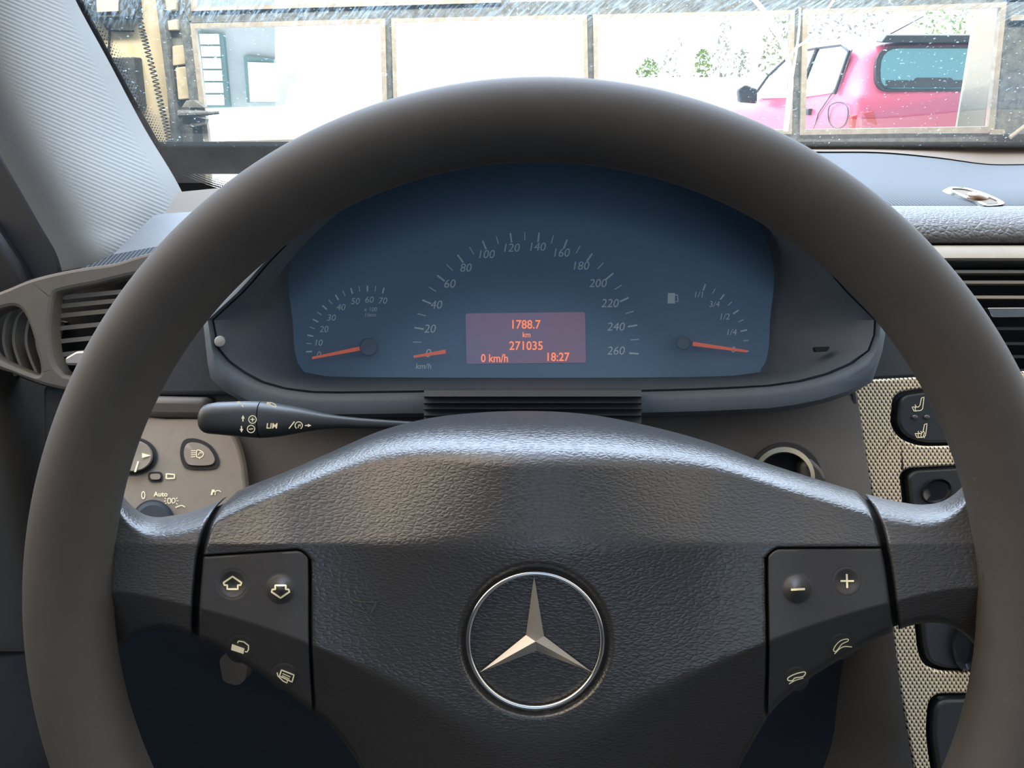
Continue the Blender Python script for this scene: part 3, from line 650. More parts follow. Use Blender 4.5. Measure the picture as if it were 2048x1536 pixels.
build('knob_groove', ringband(MB(), ellipse(264, 912, 51, 38), ellipse(264, 912, 42, 32), S_sp, .0010), M['black'], kn)
ang4 = np.linspace(0, 2*math.pi, 40, endpoint=False)
build('knob_face', MB().loft([S_sp(264+42*s*np.cos(ang4), 912+32*s*np.sin(ang4), h) for s, h in ((1, 0), (1, .0025), (.92, .004), (.4, .0036), (.05, .0034))], cap1=True), M['switchpanel'], kn)
mb = MB(); fillpoly(mb, [(284, 906), (302, 911), (284, 916)], S_sp, .0045); fillpoly(mb, [(275, 922), (278, 923), (272, 944), (268, 944)], S_sp, .0045); build('knob_symbol', mb, M['print'], kn)
bo = smooth([(360, 908), (364, 886), (376, 877), (400, 879), (424, 893), (438, 918), (434, 934), (415, 939), (378, 938), (366, 930)], 6); bi = cc*0+np.array([397., 910.])+(bo-[397, 910])*[.80, .75]
ws = bpy.data.objects.new('headlamp_washer_button', None); ws.location = tuple(D(397, 910, .452)-wloc(lp)); linkobj(ws, lp)
build('button_groove', ringband(MB(), bo, bi, S_sp, .0008), M['black'], ws)
build('button_face', MB().loft([S_sp(397+(bi[:, 0]-397)*s, 910+(bi[:, 1]-910)*s, h) for s, h in ((1, 0), (1, .0012), (.95, .0018), (.4, .0018), (.05, .0018))], cap1=True), M['switchpanel'], ws)
mb = MB()
for y in (901, 905, 909, 913): stroke(mb, [(382, y+.8), (391, y)], 1.5, S_sp, False, .0022)
stroke(mb, smooth([(393, 902), (397, 900), (404, 903), (407, 908), (403, 914), (396, 915), (393, 912)], 4), 1.7, S_sp, True, .0022); stroke(mb, [(396, 910), (401, 904), (404, 907)], 1.3, S_sp, False, .0022); stroke(mb, [(397, 914), (400, 918)], 1.3, S_sp, False, .0022)
build('button_symbol', mb, M['print'], ws)
po = rounded([(295, 944), (325, 943), (326, 963), (297, 964)], 9); pi_ = np.array([310.5, 953.5])+(po-[310.5, 953.5])*[.74, .60]
pb = bpy.data.objects.new('fold_button', None); pb.location = tuple(D(310, 953, .450)-wloc(lp)); linkobj(pb, lp)
build('button_groove', ringband(MB(), po, pi_, S_sp, .0008), M['black'], pb)
build('button_face', MB().loft([S_sp(310.5+(pi_[:, 0]-310.5)*s, 953.5+(pi_[:, 1]-953.5)*s, h) for s, h in ((1, 0), (1, .0012), (.9, .0018), (.05, .0018))], cap1=True), M['switchpanel'], pb)
mb = MB(); stroke(mb, [(333, 947.5), (349, 949), (348.5, 956.5), (333, 957)], 2.6, S_sp, True, .0006)
for y in (949, 953, 956): stroke(mb, [(330.5, y), (334, y)], 1.2, S_sp, False, .0006)
text(mb, '0', 286.5, 990, 16, S_sp, wscale=.8, lift=.0006); text(mb, 'Auto', 321, 988, 9.5, S_sp, lift=.0006, bold=.02)
stroke(mb, smooth([(336, 997), (341, 998), (341, 1005), (336, 1006)], 4), 1.5, S_sp, True, .0006); stroke(mb, smooth([(345, 1006), (344, 998), (349, 997), (350, 1003)], 4), 1.5, S_sp, True, .0006)
for a_, b_ in (((332, 998), (329, 996)), ((332, 1002), (328, 1002)), ((333, 1006), (329, 1008)), ((352, 998), (355, 995)), ((353, 1001.5), (357, 1001.5)), ((352, 1006), (355, 1009))): stroke(mb, [a_, b_], 1.4, S_sp, False, .0006)
stroke(mb, smooth([(351, 1015), (358, 1012), (364, 1011), (370, 1014)], 4, False), 1.8, S_sp, False, .0006)
fillpoly(mb, [(424, 979), (429, 979), (430, 983), (426, 985), (425, 990), (421, 990)], S_sp, .0006); stroke(mb, smooth([(430, 990), (431, 983), (437, 981), (442, 984)], 4, False), 1.6, S_sp, False, .0006)
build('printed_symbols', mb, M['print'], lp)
rk = bpy.data.objects.new('light_knob', None); rk.location = tuple(S_sp(306, 1050, 0)-wloc(lp)); linkobj(rk, lp)
build('knob_body', MB().loft([S_sp(306+42*s*np.cos(ang4), 1050+47*s*np.sin(ang4), h) for s, h in ((1.08, 0), (1.08, .002), (1.0, .002), (.97, .010), (.85, .012), (.05, .012))], cap1=True), M['dark'], rk)

# ------------------------------------------------------------------ column stalk
st = thing('control_stalk', 'dark multifunction stalk with cream symbols left of the steering column', 'stalk', D(840, 862, .385))
t_ = curve([(398, 838), (402, 822), (408, 813), (420, 807), (450, 804), (490, 802), (530, 803), (560, 808), (600, 815), (650, 827), (720, 836), (790, 841), (880, 846)])
b_ = curve([(398, 846), (402, 856), (410, 864), (430, 868), (470, 872), (520, 876), (560, 873), (600, 866), (650, 858), (720, 857), (790, 858), (880, 861)])
dS = lambda x: lerp(.372, .392, (x-400)/480)
def stalk_loops(xs, extra=1.0):
    out = []
    for x in xs:
        cy, h = (t_(x)+b_(x))/2, (b_(x)-t_(x))/2*extra; q = np.linspace(0, 2*math.pi, 36, endpoint=False)
        sq = lambda v: np.sign(v)*np.abs(v)**.8
        d = dS(x); r = h/FPX*d
        out.append(D(x, cy, d)+(r*sq(np.cos(q)))[:, None]*UP+(min(r, .0085)*sq(np.sin(q)))[:, None]*(-FW))
    return out
build('stalk_tip', MB().loft(stalk_loops([398, 399.5, 402, 406, 412, 420, 435, 460, 490, 522, 523.5]), True, True), M['stalk'], st)
build('stalk_arm', MB().loft(stalk_loops([525.5, 527, 545, 560, 580, 600, 625, 650, 680, 720, 790, 860, 880]), True, True), M['stalk'], st)
S_st = lambda x, y, l: D(x, y, dS(np.asarray(x, float))-.0088-l)
mb = MB()
for cx, cy, sg in ((486, 837, -1), (483, 858, 1)): fillpoly(mb, [(cx-3.5, cy-0*sg), (cx, cy+7*sg), (cx+3.5, cy), (cx+1.3, cy), (cx+1, cy-6*sg), (cx-1.3, cy-6*sg), (cx-1.3, cy)][::1], S_st, .0004)
stroke(mb, ellipse(505, 839, 7.6, 7.6, 24), 1.7, S_st, True); stroke(mb, [(501, 839), (509, 839)], 1.8, S_st); stroke(mb, [(505, 835), (505, 843)], 1.8, S_st)
stroke(mb, ellipse(502, 858, 7.4, 7.4, 24), 1.7, S_st, True); stroke(mb, [(498, 858.5), (506, 857.5)], 1.8, S_st)
text(mb, 'LIM', 544, 851.5, 10.5, S_st, shear=.12, bold=.02)
stroke(mb, [(578, 857), (589, 843)], 2.2, S_st)
q = np.linspace(math.radians(-60), math.radians(235), 22); stroke(mb, np.stack([597.5+7.3*np.cos(q), 851-7.3*np.sin(q)], 1), 1.7, S_st); stroke(mb, [(596, 856), (597.5, 850), (601, 849), (600, 853)], 1.5, S_st)
stroke(mb, [(610, 851), (617, 851)], 2.0, S_st); fillpoly(mb, [(616, 847.5), (623, 851), (616, 854)], S_st)
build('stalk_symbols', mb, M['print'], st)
mb = MB(); Tp = lambda x, y, l: D(x, y, dS(np.asarray(x, float))-.0045-l)
fillpoly(mb, [(474, 803), (479, 802.5), (482, 806), (477, 808)], Tp, .0012); fillpoly(mb, [(481, 809), (486, 810), (487, 815), (484, 813)], Tp, .0025)
stroke(mb, smooth([(533, 807), (541, 805), (549, 808), (552, 813), (546, 813), (538, 808)], 4), 1.8, Tp, True, .0022); stroke(mb, [(534, 804.5), (541, 806)], 2, Tp, False, .001)
build('stalk_symbols', mb, M['print'], st)

# ------------------------------------------------------------------ ignition lock
ig = thing('ignition_lock', 'round ignition lock with a metal ring half hidden behind the hub', 'ignition lock', D(1575, 1010, .455))
q = np.linspace(0, 2*math.pi, 60, endpoint=False); dI = .452
def ell(cx, cy, rx, ry, d): return D(cx+rx*np.cos(q), cy+ry*np.sin(q), d)
build('lock_surround', MB().loft([ell(1570, 958, 76, 74, .475), ell(1570, 958, 74, 72, dI), ell(1570, 958, 62, 62, dI-.001), ell(1570, 958, 60, 60, dI+.01)]), M['black'], ig)
build('lock_ring', MB().loft([ell(1568, 955, 63, 62, dI+.004), ell(1568, 955, 62, 61, dI-.006), ell(1568, 956, 54, 52, dI-.007), ell(1568, 956, 51, 49, dI+.006)]), pm('brushed ring', (.34, .33, .27), .3, metal=.8), ig)
build('lock_core', MB().loft([ell(1568, 956, 52, 50, dI+.004), ell(1568, 956, 20, 20, dI+.003)], cap1=True), M['black'], ig)
plate('key_slot', rounded([(1604, 928), (1622, 916), (1644, 936), (1656, 958), (1640, 985), (1606, 975)], 8), dI-.006, .012, M['dash'], ig, bevel=.003)

# ------------------------------------------------------------------ centre trim and its switches
ct = thing('console_trim', 'dimpled metal console trim strip between steering column and switches', 'trim strip', D(1800, 1540, .48))
td = planar((1720, 800, .478), (1900, 800, .478), (1840, 1450, .462)); S_ct = lambda x, y, l: D(x, y, td(x, y)-l)
out = [(1706, 762), (1760, 758), (1880, 752), (2060, 742), (2120, 1640), (1842, 1640), (1829, 1536), (1812, 1440), (1800, 1370), (1790, 1300), (1784, 1240), (1770, 1130), (1748, 1010), (1734, 935), (1720, 850)]
h1 = rounded([(1786, 796), (1800, 784), (1850, 776), (2000, 768), (2000, 890), (1840, 893), (1800, 878), (1781, 850)], 22)
h2 = rounded([(1800, 948), (1816, 936), (1960, 928), (2010, 930), (2010, 1060), (1812, 1060)], 16)
h3 = rounded([(1826, 1200), (2020, 1200), (2030, 1346), (1880, 1344), (1846, 1330), (1836, 1300)], 26)
h4 = rounded([(1858, 1388), (2030, 1386), (2060, 1625), (1876, 1625), (1852, 1470)], 30)
plate('trim_plate', out, td, .004, M['meshtrim'], ct, holes=[h1, h2, h3, h4], bevel=.0012)
plate('trim_edge', [(1700, 762), (1706, 762), (1734, 935), (1770, 1130), (1766, 1130), (1729, 935)], lambda x, y: td(x, y)-.001, .006, M['dark'], ct)
def switch(poly, label, cat, base, seam=None, grp=None):
    s = thing(base, label, cat, D(np.mean([p[0] for p in poly]), max(p[1] for p in poly), .482))
    plate('switch_well', poly, lambda x, y: td(x, y)+.010, .004, M['black'], s)
    c0 = np.array(poly).mean(0); inner = c0+(np.array(poly)-c0)*[.90, .90]+[7, 0]
    plate('switch_face', inner, lambda x, y: td(x, y)+.001, .008, M['vent_dark'], s, bevel=.002); return s
s1 = switch(h1, 'dark seat heater switch with two outlined seat symbols at the top of the trim', 'switch', 'seat_heater_switch')
S1 = lambda x, y, l: S_ct(x, y, l-.0008)
def seat(mb, ox, oy, n, s=1.0):
    stroke(mb, np.array([(1, 10), (14, 10), (17, 6), (20, -8), (25, -10), (24, 0), (22, 14), (18, 17), (5, 18)])*s+[ox, oy], 1.6, S1, True, .0006)
    for k in range(n): stroke(mb, np.array([(7+k*5.5, 5), (9+k*5.5, 9), (7+k*5.5, 14), (9+k*5.5, 19)])*s+[ox, oy], 1.5, S1, False, .0006)
mb = MB(); seat(mb, 1823, 804, 1); seat(mb, 1829, 857, 3); build('switch_symbols', mb, M['print'], s1)
for x in (1830, 1854):
    build('indicator_lamp', MB().loft([S1(x+6*k*np.cos(ang4), 834+4*k*np.sin(ang4), h) for k, h in ((1, 0), (1, .0008), (.6, .0012), (.05, .0012))], cap1=True), pm('unlit lamp', (.10, .08, .08), .3), s1)
s2 = switch(h2, 'dark switch with an oval finger hollow just above the right spoke', 'switch', 'console_switch')
o = build('finger_hollow', MB().loft([S1(1874+28*k*np.cos(ang4)+10*k*np.sin(-ang4)*.6, 982+24*k*np.sin(ang4), h) for k, h in ((1.1, 0.0005), (1.0, .003), (.8, .001), (.4, .0008), (.05, .0008))], cap1=True), pm('gloss black', (.012, .013, .015), .15), s2)
s3 = switch(h3, 'dark switch with a bright curved edge just below the right spoke', 'switch', 'console_switch')
build('switch_rocker', MB().loft([S1(1930+24*k*np.cos(ang4), 1290+48*k*np.sin(ang4), h) for k, h in ((1.1, 0.0), (1.05, .004), (.8, .0005), (.05, .0008))], cap1=True), pm('gloss black', (.012, .013, .015), .15), s3)
s4 = switch(h4, 'blank dark lower panel at the foot of the metal trim', 'switch', 'console_switch')

# ------------------------------------------------------------------ lever under the wheel
lv = thing('release_lever', 'small grey lever in the dark footwell below the left button pod', 'lever', D(468, 1372, .50))
plate('lever_grip', rounded([(438, 1318), (452, 1306), (492, 1308), (496, 1330), (490, 1362), (474, 1372), (446, 1364)], 10), planar((438, 1318, .50), (496, 1318, .47), (470, 1370, .49)), .012, grain('grey lever', (.10, .095, .09), .5), lv, bevel=.003)
mb = MB().tube([D(465, 1335, .505), D(450, 1345, .58)], .006, 10); build('lever_shaft', mb, M['dark'], lv)

# ------------------------------------------------------------------ door and pillar on the left
dp = thing('door_panel', 'dark front door panel with an armrest at the far left edge', 'door panel', hit(np.array(40.), np.array(1500.), 0, -.42))
XD = lambda x: (lambda px, py: hit(px, py, 0, x))
LV = np.array([-1., 0, 0])
plate('window_frame', [(-400, 200), (-60, 250), (0, 300), (40, 372), (90, 462), (118, 515), (128, 560), (40, 590), (-400, 700)], .655, .03, pm('dark navy trim', (.012, .015, .021), .6), dp, vec=FW, bevel=.004)
plate('window_seal', [(-400, 380), (-30, 430), (30, 520), (60, 585), (0, 600), (-400, 700)], .640, .02, pm('black rubber seal', (.007, .008, .011), .6), dp, bevel=.006)
up = smooth([(-500, 760), (-20, 745), (40, 770), (78, 800), (92, 860), (96, 1000), (92, 1150), (88, 1300), (-500, 1318)], 4)
plate('door_card', [(-500, 700), (20, 735), (70, 775), (84, 830), (88, 1000), (84, 1160), (76, 1304), (-500, 1300)], planar((90, 800, .66), (90, 1300, .60), (-200, 1000, .48)), .03, M['doorcard'], dp, bevel=.012, seg=3)
plate('armrest', [(-500, 1318), (110, 1318), (120, 1420), (90, 1540), (60, 1660), (-500, 1660)], planar((90, 1320, .60), (90, 1600, .52), (-200, 1400, .46)), .05, M['armrest'], dp, bevel=.02, seg=4)

build('door_shell', MB().box((-.54, -.60, .30), (-.475, .72, .97)), M['doorcard'], dp, bevel=.01)
cf = build('floor_cabin', MB().box((-.54, -.60, .24), (1.10, 1.06, .28)).box((-.50, 1.06, .24), (1.10, 1.10, .90)), pm('dark carpet', (.012, .012, .013), .95, .1)); tag(cf, 'dark carpeted cabin floor and bulkhead below the dashboard', 'floor', kind='structure')
pl = thing('pillar_trim', 'pale grey ribbed windscreen pillar trim at upper left', 'pillar trim', D(240, 560, .70))
Le = curve([(-140, -150), (60, -120), (310, 0), (362, 30), (450, 80), (510, 114), (560, 128), (640, 140)])   # x of the left edge by y
Re = curve([(-140, 90), (0, 151), (120, 216), (260, 291), (372, 358), (400, 372), (470, 400), (640, 450)])
ys = np.linspace(-140, 640, 70); us = np.linspace(0, 1, 26); P = np.zeros((26, 70, 3))
for i, u in enumerate(us):
    x = lerp(Le(ys), Re(ys), u); dl = lerp(.50, .66, (ys+140)/780); dr = lerp(.60, .85, np.clip((ys+140)/600, 0, 1))
    d = lerp(dl, dr, u**2.0)-.012*np.sin(math.pi*u)
    P[i] = D(x, ys, d)
po_ = build('pillar_skin', MB().grid(P), M['pillar'], pl, angle=80, weld=False)
rx = np.array([lerp(Le(ys), Re(ys), u) for u in us]); ra = po_.data.attributes.new('rib', 'FLOAT', 'POINT')
ra.data.foreach_set('value', ((ys[None, :]-.42*rx)/8.2).ravel().astype('f'))
rf = po_.data.attributes.new('rib_depth', 'FLOAT', 'POINT'); rf.data.foreach_set('value', (sstep((us[:, None]-.25)/.25)*sstep((.93-us[:, None])/.1)+0*ys[None, :]).ravel().astype('f'))

# ================================================================== WINDSCREEN
ws_o = thing('windscreen', 'smeared cracked windscreen ahead of the dashboard', 'windscreen', (0, 1.08, .99))
by, bz, rake = 1.10, .985, math.tan(math.radians(33))
def SWS(px, py, lift=0.0):
    r = ray(px, py); n = np.array([0, rake, 1.0]); n /= np.linalg.norm(n)    # plane z = bz + (by - y) * rake
    t = ((np.array([0, by, bz])-EYE)@n-lift)/(r@n); return EYE+r*t[..., None]
gx = np.array([-.62, .95]); P = np.array([[(x, by+.05-s, bz-.05*rake+s*rake) for s in (0, .5)] for x in gx])
g = build('glass', MB().grid(P), M['windscreen'], ws_o)
# black border and its printed dots along the pillar and the foot
edge = smooth([(150, -30), (222, 110), (296, 245), (350, 335), (385, 357), (440, 377), (520, 392)], 8, False)
inn = smooth([(120, -30), (205, 122), (280, 262), (340, 372), (358, 384), (430, 384), (520, 396)], 8, False)
mb = MB(); Q = np.array([edge, inn]); mb.grid(SWS(Q[..., 0], Q[..., 1], -.002)); build('border_band', mb, M['black'], ws_o)
mb = MB()
for row in range(5):
    N = 120
    for k in range(N):
        t = k/N*(len(edge)-1.01); i = int(t); p = lerp(edge[i], edge[i+1], t-i); tg = edge[i+1]-edge[i]; nrm = np.array([tg[1], -tg[0]])/np.linalg.norm(tg)
        c_ = p+nrm*(2.5+row*4.2)+tg/np.linalg.norm(tg)*(3 if row % 2 else 0); r = 1.9-row*.3
        e = ellipse(c_[0], c_[1], r, r, 8); fillpoly(mb, e, lambda x, y, l: SWS(x, y, -.002), 0)
o = build('border_dots', mb, M['black'], ws_o); o['kind'] = 'stuff'
mb = MB(); P = np.array([[(x, by+dy, bz+dz) for dy, dz in ((-.035, .030), (-.01, .012), (.02, -.01), (.05, -.02))] for x in (-.6, .2, .95)]); 
build('cowl_seal', mb.grid(P), M['black'], ws_o)
crk = bpy.data.materials.new('white crack'); crk.use_nodes = True; nt = NT(crk); nt.n.clear()
nt.l.new(nt.new('ShaderNodeAddShader', {0: nt.new('ShaderNodeBsdfTranslucent', {'Color': (.6, .62, .6, 1)}).outputs[0], 1: nt.new('ShaderNodeBsdfDiffuse', {'Color': (.5, .5, .48, 1)}).outputs[0]}).outputs[0], nt.new('ShaderNodeOutputMaterial').inputs[0])
mb = MB()
for pts, w in (([(1500, -10), (1525, 18), (1545, 48), (1563, 85), (1576, 120), (1582, 160), (1578, 205), (1571, 262)], 10), ([(1576, 118), (1592, 96), (1612, 82), (1634, 60)], 5), ([(1582, 170), (1590, 120), (1598, 60), (1600, 15)], 4.5), ([(1668, 0), (1652, 22)], 5), ([(1562, 60), (1552, 50)], 3), ([(1574, 200), (1568, 262)], 3)):
    stroke(mb, smooth(pts, 6, False), w, SWS, False, -.0015)
o = build('glass_crack', mb, crk, ws_o); o['label'] = 'white branching crack'

# ================================================================== GARAGE
YD = 2.60
GY_ = lambda Y: (lambda px, py: hit(px, py, 1, Y))
YV = np.array([0, 1., 0])
def noisy(name, a, b_, scale, rough=.8, lo=.35, hi=.65, stretch=(1, 1, 1)):
    m = pm(name, a, rough, .25); nt = NT(m); co = coords(nt, stretch); n = nt.new('ShaderNodeTexNoise', {'Vector': co, 'Scale': scale, 'Detail': 4.0, 'Roughness': .65})
    nt.l.new(nt.mix(nt.rng(n.outputs[0], lo, hi), (*a, 1), (*b_, 1)), nt.n['Principled BSDF'].inputs['Base Color']); add_bump(m, n.outputs[0], .3, .004); return m
M['gframe'] = noisy('grimy dark door frame', (.10, .115, .12), (.22, .24, .23), 40, .6)
M['gbeige'] = noisy('beige glazing bead', (.36, .33, .27), (.48, .45, .38), 30, .6)
M['cream'] = noisy('cream wall', (.74, .62, .37), (.84, .73, .48), 6, .85, stretch=(3, 1, 1))
M['brick'] = noisy('pale block', (.62, .54, .36), (.78, .70, .50), 25, .9)
M['mortar'] = noisy('dark sooty mortar', (.12, .13, .13), (.25, .26, .24), 30, .9)
wl_ = plate('wall_front', [(-900, -200), (318, -200), (352, 330), (360, 420), (-900, 420)], 0, .25, M['cream'], mapf=GY_(2.70), vec=YV)
tag(wl_, 'cream painted garage wall left of the door', 'wall', kind='structure')
fl = build('floor', MB().box((-4, -3, -.1), (5, 2.68, 0)), noisy('garage concrete', (.035, .035, .034), (.06, .058, .055), 8)); tag(fl, 'grey concrete garage floor', 'floor', kind='structure')
gd = thing('door_1', 'glazed sectional garage door across the opening ahead', 'garage door', hit(np.array(1200.), np.array(330.), 1, YD), kind='structure')
def gp(name, poly, mat, y=YD, th=.04, bevel=.003): return plate(name, poly, 0, th, mat, gd, mapf=GY_(y), vec=YV, bevel=bevel)
gp('rail', [(366, 20), (1000, 3), (1560, -10), (2080, -24), (2080, 4), (1560, 27), (1000, 37), (378, 47)], M['gframe'])
gp('rail', [(402, 292), (760, 283), (1200, 272), (1600, 268), (2080, 266), (2080, 290), (1600, 296), (1200, 304), (760, 318), (408, 330)], M['gframe'])
for pts in ([(360, 40), (384, 40), (410, 292), (388, 292)], [(768, 38), (782, 38), (788, 290), (776, 290)], [(1174, 28), (1186, 28), (1190, 280), (1178, 280)], [(1589, 20), (1606, 20), (1598, 272), (1583, 272)], [(2012, -5), (2080, -5), (2060, 285), (1990, 285)], [(1000, -60), (1020, -60), (1020, 6), (1000, 6)], [(355, -60), (378, -60), (384, 24), (362, 24)], [(384, 330), (412, 328), (420, 400), (392, 400)]):
    gp('stile', pts, M['gframe'])
def frame4(tl, tr, br, bl, w):        # beading round one pane
    o_ = np.array([tl, tr, br, bl], float); c0 = o_.mean(0); i_ = np.array([(x+(w if x < c0[0] else -w), y+(w if y < c0[1] else -w)) for x, y in o_])
    plate('glazing_bead', o_, 0, .02, M['gbeige'], gd, holes=[i_], mapf=GY_(YD-.01), vec=YV)
    plate('glass_pane', o_, 0, .004, M['glass'], gd, mapf=GY_(YD+.02), vec=YV)
frame4((380, 47), (770, 37), (776, 284), (408, 293), 10); frame4((782, 37), (1174, 29), (1179, 274), (789, 283), 8); frame4((1186, 29), (1590, 20), (1584, 268), (1190, 274), 9); frame4((1606, 19), (2014, 4), (1988, 264), (1600, 270), 11)
frame4((378, -70), (1002, -80), (1002, 5), (382, 22), 8); frame4((410, 329), (764, 318), (768, 420), (414, 430), 9)
gl_d = bpy.data.lights.new('added_fill_lamp', 'AREA'); gl_d.shape = 'RECTANGLE'; gl_d.size = 3.6; gl_d.size_y = .25; gl_d.energy = 85; gl_d.spread = math.radians(115); gl_d.color = (1, .93, .82)  # unseen lamp added to brighten the cream wall and door beading
gl_o = bpy.data.objects.new('added_fill_lamp', gl_d); COL.objects.link(gl_o); gl_o.location = (.25, 1.35, 2.75); gl_o.rotation_euler = (math.radians(42), 0, 0)
# left jamb of blocks
jm = thing('brick_jamb', 'sooty jamb of pale blocks at the left edge of the garage door', 'jamb', hit(np.array(370.), np.array(360.), 1, 2.66), kind='structure')
plate('jamb_core', [(312, -200), (366, -200), (374, 40), (400, 300), (408, 400), (352, 400), (345, 330), (328, 120), (318, 20)], 0, .08, M['mortar'], jm, mapf=GY_(2.655), vec=YV, bevel=.004)
for pts in ([(328, -10), (352, -10), (352, 20), (330, 22)], [(320, 45), (352, 38), (355, 60), (322, 62)], [(344, 92), (368, 90), (372, 128), (345, 132)], [(350, 135), (372, 133), (378, 198), (356, 200)], [(369, 297), (396, 296), (397, 310), (370, 312)], [(362, 318), (392, 314), (392, 332), (366, 338)]):
    jit = rounded(pts, 3); plate('block', jit, 0, .04, M['brick'], jm, mapf=GY_(2.635), vec=YV, bevel=.004)
tr = thing('door_track', 'dark vertical door track beside the pale blocks', 'track', hit(np.array(330.), np.array(350.), 1, 2.62))
plate('track_channel', [(303, -60), (316, -60), (338, 120), (352, 250), (362, 380), (350, 380), (342, 250), (326, 120)], 0, .05, M['gframe'], tr, mapf=GY_(2.61), vec=YV, bevel=.003)
# coil spring
pts = smooth([(272, -40), (280, 40), (292, 90), (308, 150), (322, 210), (334, 260), (342, 300)], 40, False)
sp3 = GY_(2.58)(pts[:, 0], pts[:, 1]); n = len(sp3); k = np.arange(n*4)/4
sp4 = np.stack([np.interp(k, np.arange(n), sp3[:, j]) for j in range(3)], 1); ph = k*1.15
coil = sp4+np.stack([.0085*np.cos(ph), .0085*np.sin(ph), 0*ph], 1)
sp_o = build('coil_spring', MB().tube(coil, .0019, 6), pm('black steel', (.02, .02, .02), .5)); tag(sp_o, 'long black coil spring hanging against the cream wall', 'spring')
def wallbox(name, poly, label, cat, mat, th=.06, y=2.70):
    t = thing(name, label, cat, hit(np.array(np.mean([p[0] for p in poly])), np.array(max(p[1] for p in poly)), 1, y))
    plate('box_body', poly, 0, th, mat, t, mapf=GY_(y-th), vec=YV, bevel=.004); return t
mdk = noisy('dark grey box', (.05, .06, .065), (.10, .11, .11), 20)
t = wallbox('junction_box', [(196, 116), (267, 114), (278, 216), (240, 222), (200, 222)], 'black square box on the cream wall beside the pillar', 'wall box', mdk)
plate('box_vent', [(248, 196), (271, 194), (273, 212), (252, 215)], 0, .004, M['gbeige'], t, mapf=GY_(2.634), vec=YV)
t = wallbox('meter_box', [(160, -90), (262, -90), (268, 34), (168, 38)], 'dark framed box with a pale face high on the cream wall', 'wall box', mdk)
plate('box_face', [(190, -60), (236, -60), (236, 22), (194, 24)], 0, .006, M['cream'], t, mapf=GY_(2.632), vec=YV)
def cable(pts, label, r=.004):
    p = smooth(pts, 8, False); P = GY_(2.688)(p[:, 0], p[:, 1]); o = build('cable', MB().tube(P, r, 8), M['black']); tag(o, label, 'cable')
cable([(219, 36), (219, 70), (217, 116)], 'thin straight black cable running down into the square box')
cable([(208, 48), (215, 58), (235, 62), (268, 62)], 'thin curved black cable hanging below the framed box', .003)
# slide bolt
sb = thing('slide_bolt', 'grimy slide bolt and bracket on the left stile of the garage door', 'door bolt', hit(np.array(395.), np.array(250.), 1, 2.6))
plate('bolt_bracket', [(362, 216), (372, 201), (388, 200), (410, 216)], 0, .03, M['mortar'], sb, mapf=GY_(2.56), vec=YV, bevel=.002)
plate('bolt_bracket', [(363, 236), (380, 232), (412, 238), (408, 250), (385, 256), (364, 252)], 0, .03, M['mortar'], sb, mapf=GY_(2.56), vec=YV, bevel=.002)
mb = MB().tube(GY_(2.55)(np.array([358, 400, 420, 438.]), np.array([228, 227, 226.5, 225.])), [.012, .009, .006, .005], 10); build('bolt_rod', mb, M['gframe'], sb)
hn = thing('hinge_plate', 'small pale hinge plate at the lower right corner of the garage door', 'hinge', hit(np.array(1995.), np.array(270.), 1, 2.58), 'garage door hinge plates')
plate('hinge_leaf', [(1982, 259), (2010, 259), (2009, 269), (1981, 269)], 0, .01, M['gbeige'], hn, mapf=GY_(2.585), vec=YV)
hn = thing('hinge_plate', 'small pale hinge plate at the upper right edge of the garage door', 'hinge', hit(np.array(2030.), np.array(40.), 1, 2.58), 'garage door hinge plates')
plate('hinge_leaf', [(2023, 30), (2070, 29), (2069, 40), (2022, 41)], 0, .01, M['gbeige'], hn, mapf=GY_(2.585), vec=YV)
rd = build('stay_rod', MB().tube(GY_(2.55)(np.array([2020., 2090.]), np.array([275., 222.])), .007, 8), M['gbeige']); tag(rd, 'thin pale diagonal rod at the right frame edge', 'rod')
# ================================================================== OUTSIDE
prof = [(2.95, -.02), (9.2, -.02), (11.2, 1.16), (12, 1.24), (60, 1.3)]; flatp = [(y, -.02) for y, z in prof]  # slope added to turn the far yard toward the sky and whiten it
mb = MB()
for x0, x1, pf in ((-3.0, 40, prof), (-40, -3.0, flatp)): mb.grid(np.array([[(x, y, z) for y, z in pf] for x in (x0, x1)])).grid(np.array([[(x, y, -.25) for y, z in pf] for x in (x0, x1)]))
mb.grid(np.array([[(-3.0, y, z) for y, z in p] for p in (prof, flatp)]))
gnd = build('ground', mb, noisy('sunlit paving', (.84, .85, .84), (.92, .93, .92), 3), flat=True); tag(gnd, 'sunlit pale yard beyond the garage door, sloped up to catch sky light', 'ground', kind='structure')
b0 = hit(np.array(1960.), np.array(255.), 1, 2.98); pw = .08
po = build('post', plate_mb([(1955, 0), (2003, -5), (1968, 262), (1913, 262)], 0, .015, (), None, GY_(2.92), YV), noisy('pale grey post', (.50, .51, .47), (.56, .57, .53), 4, .7), bevel=.004)
tag(po, 'pale grey square post just outside the right-hand pane', 'post')
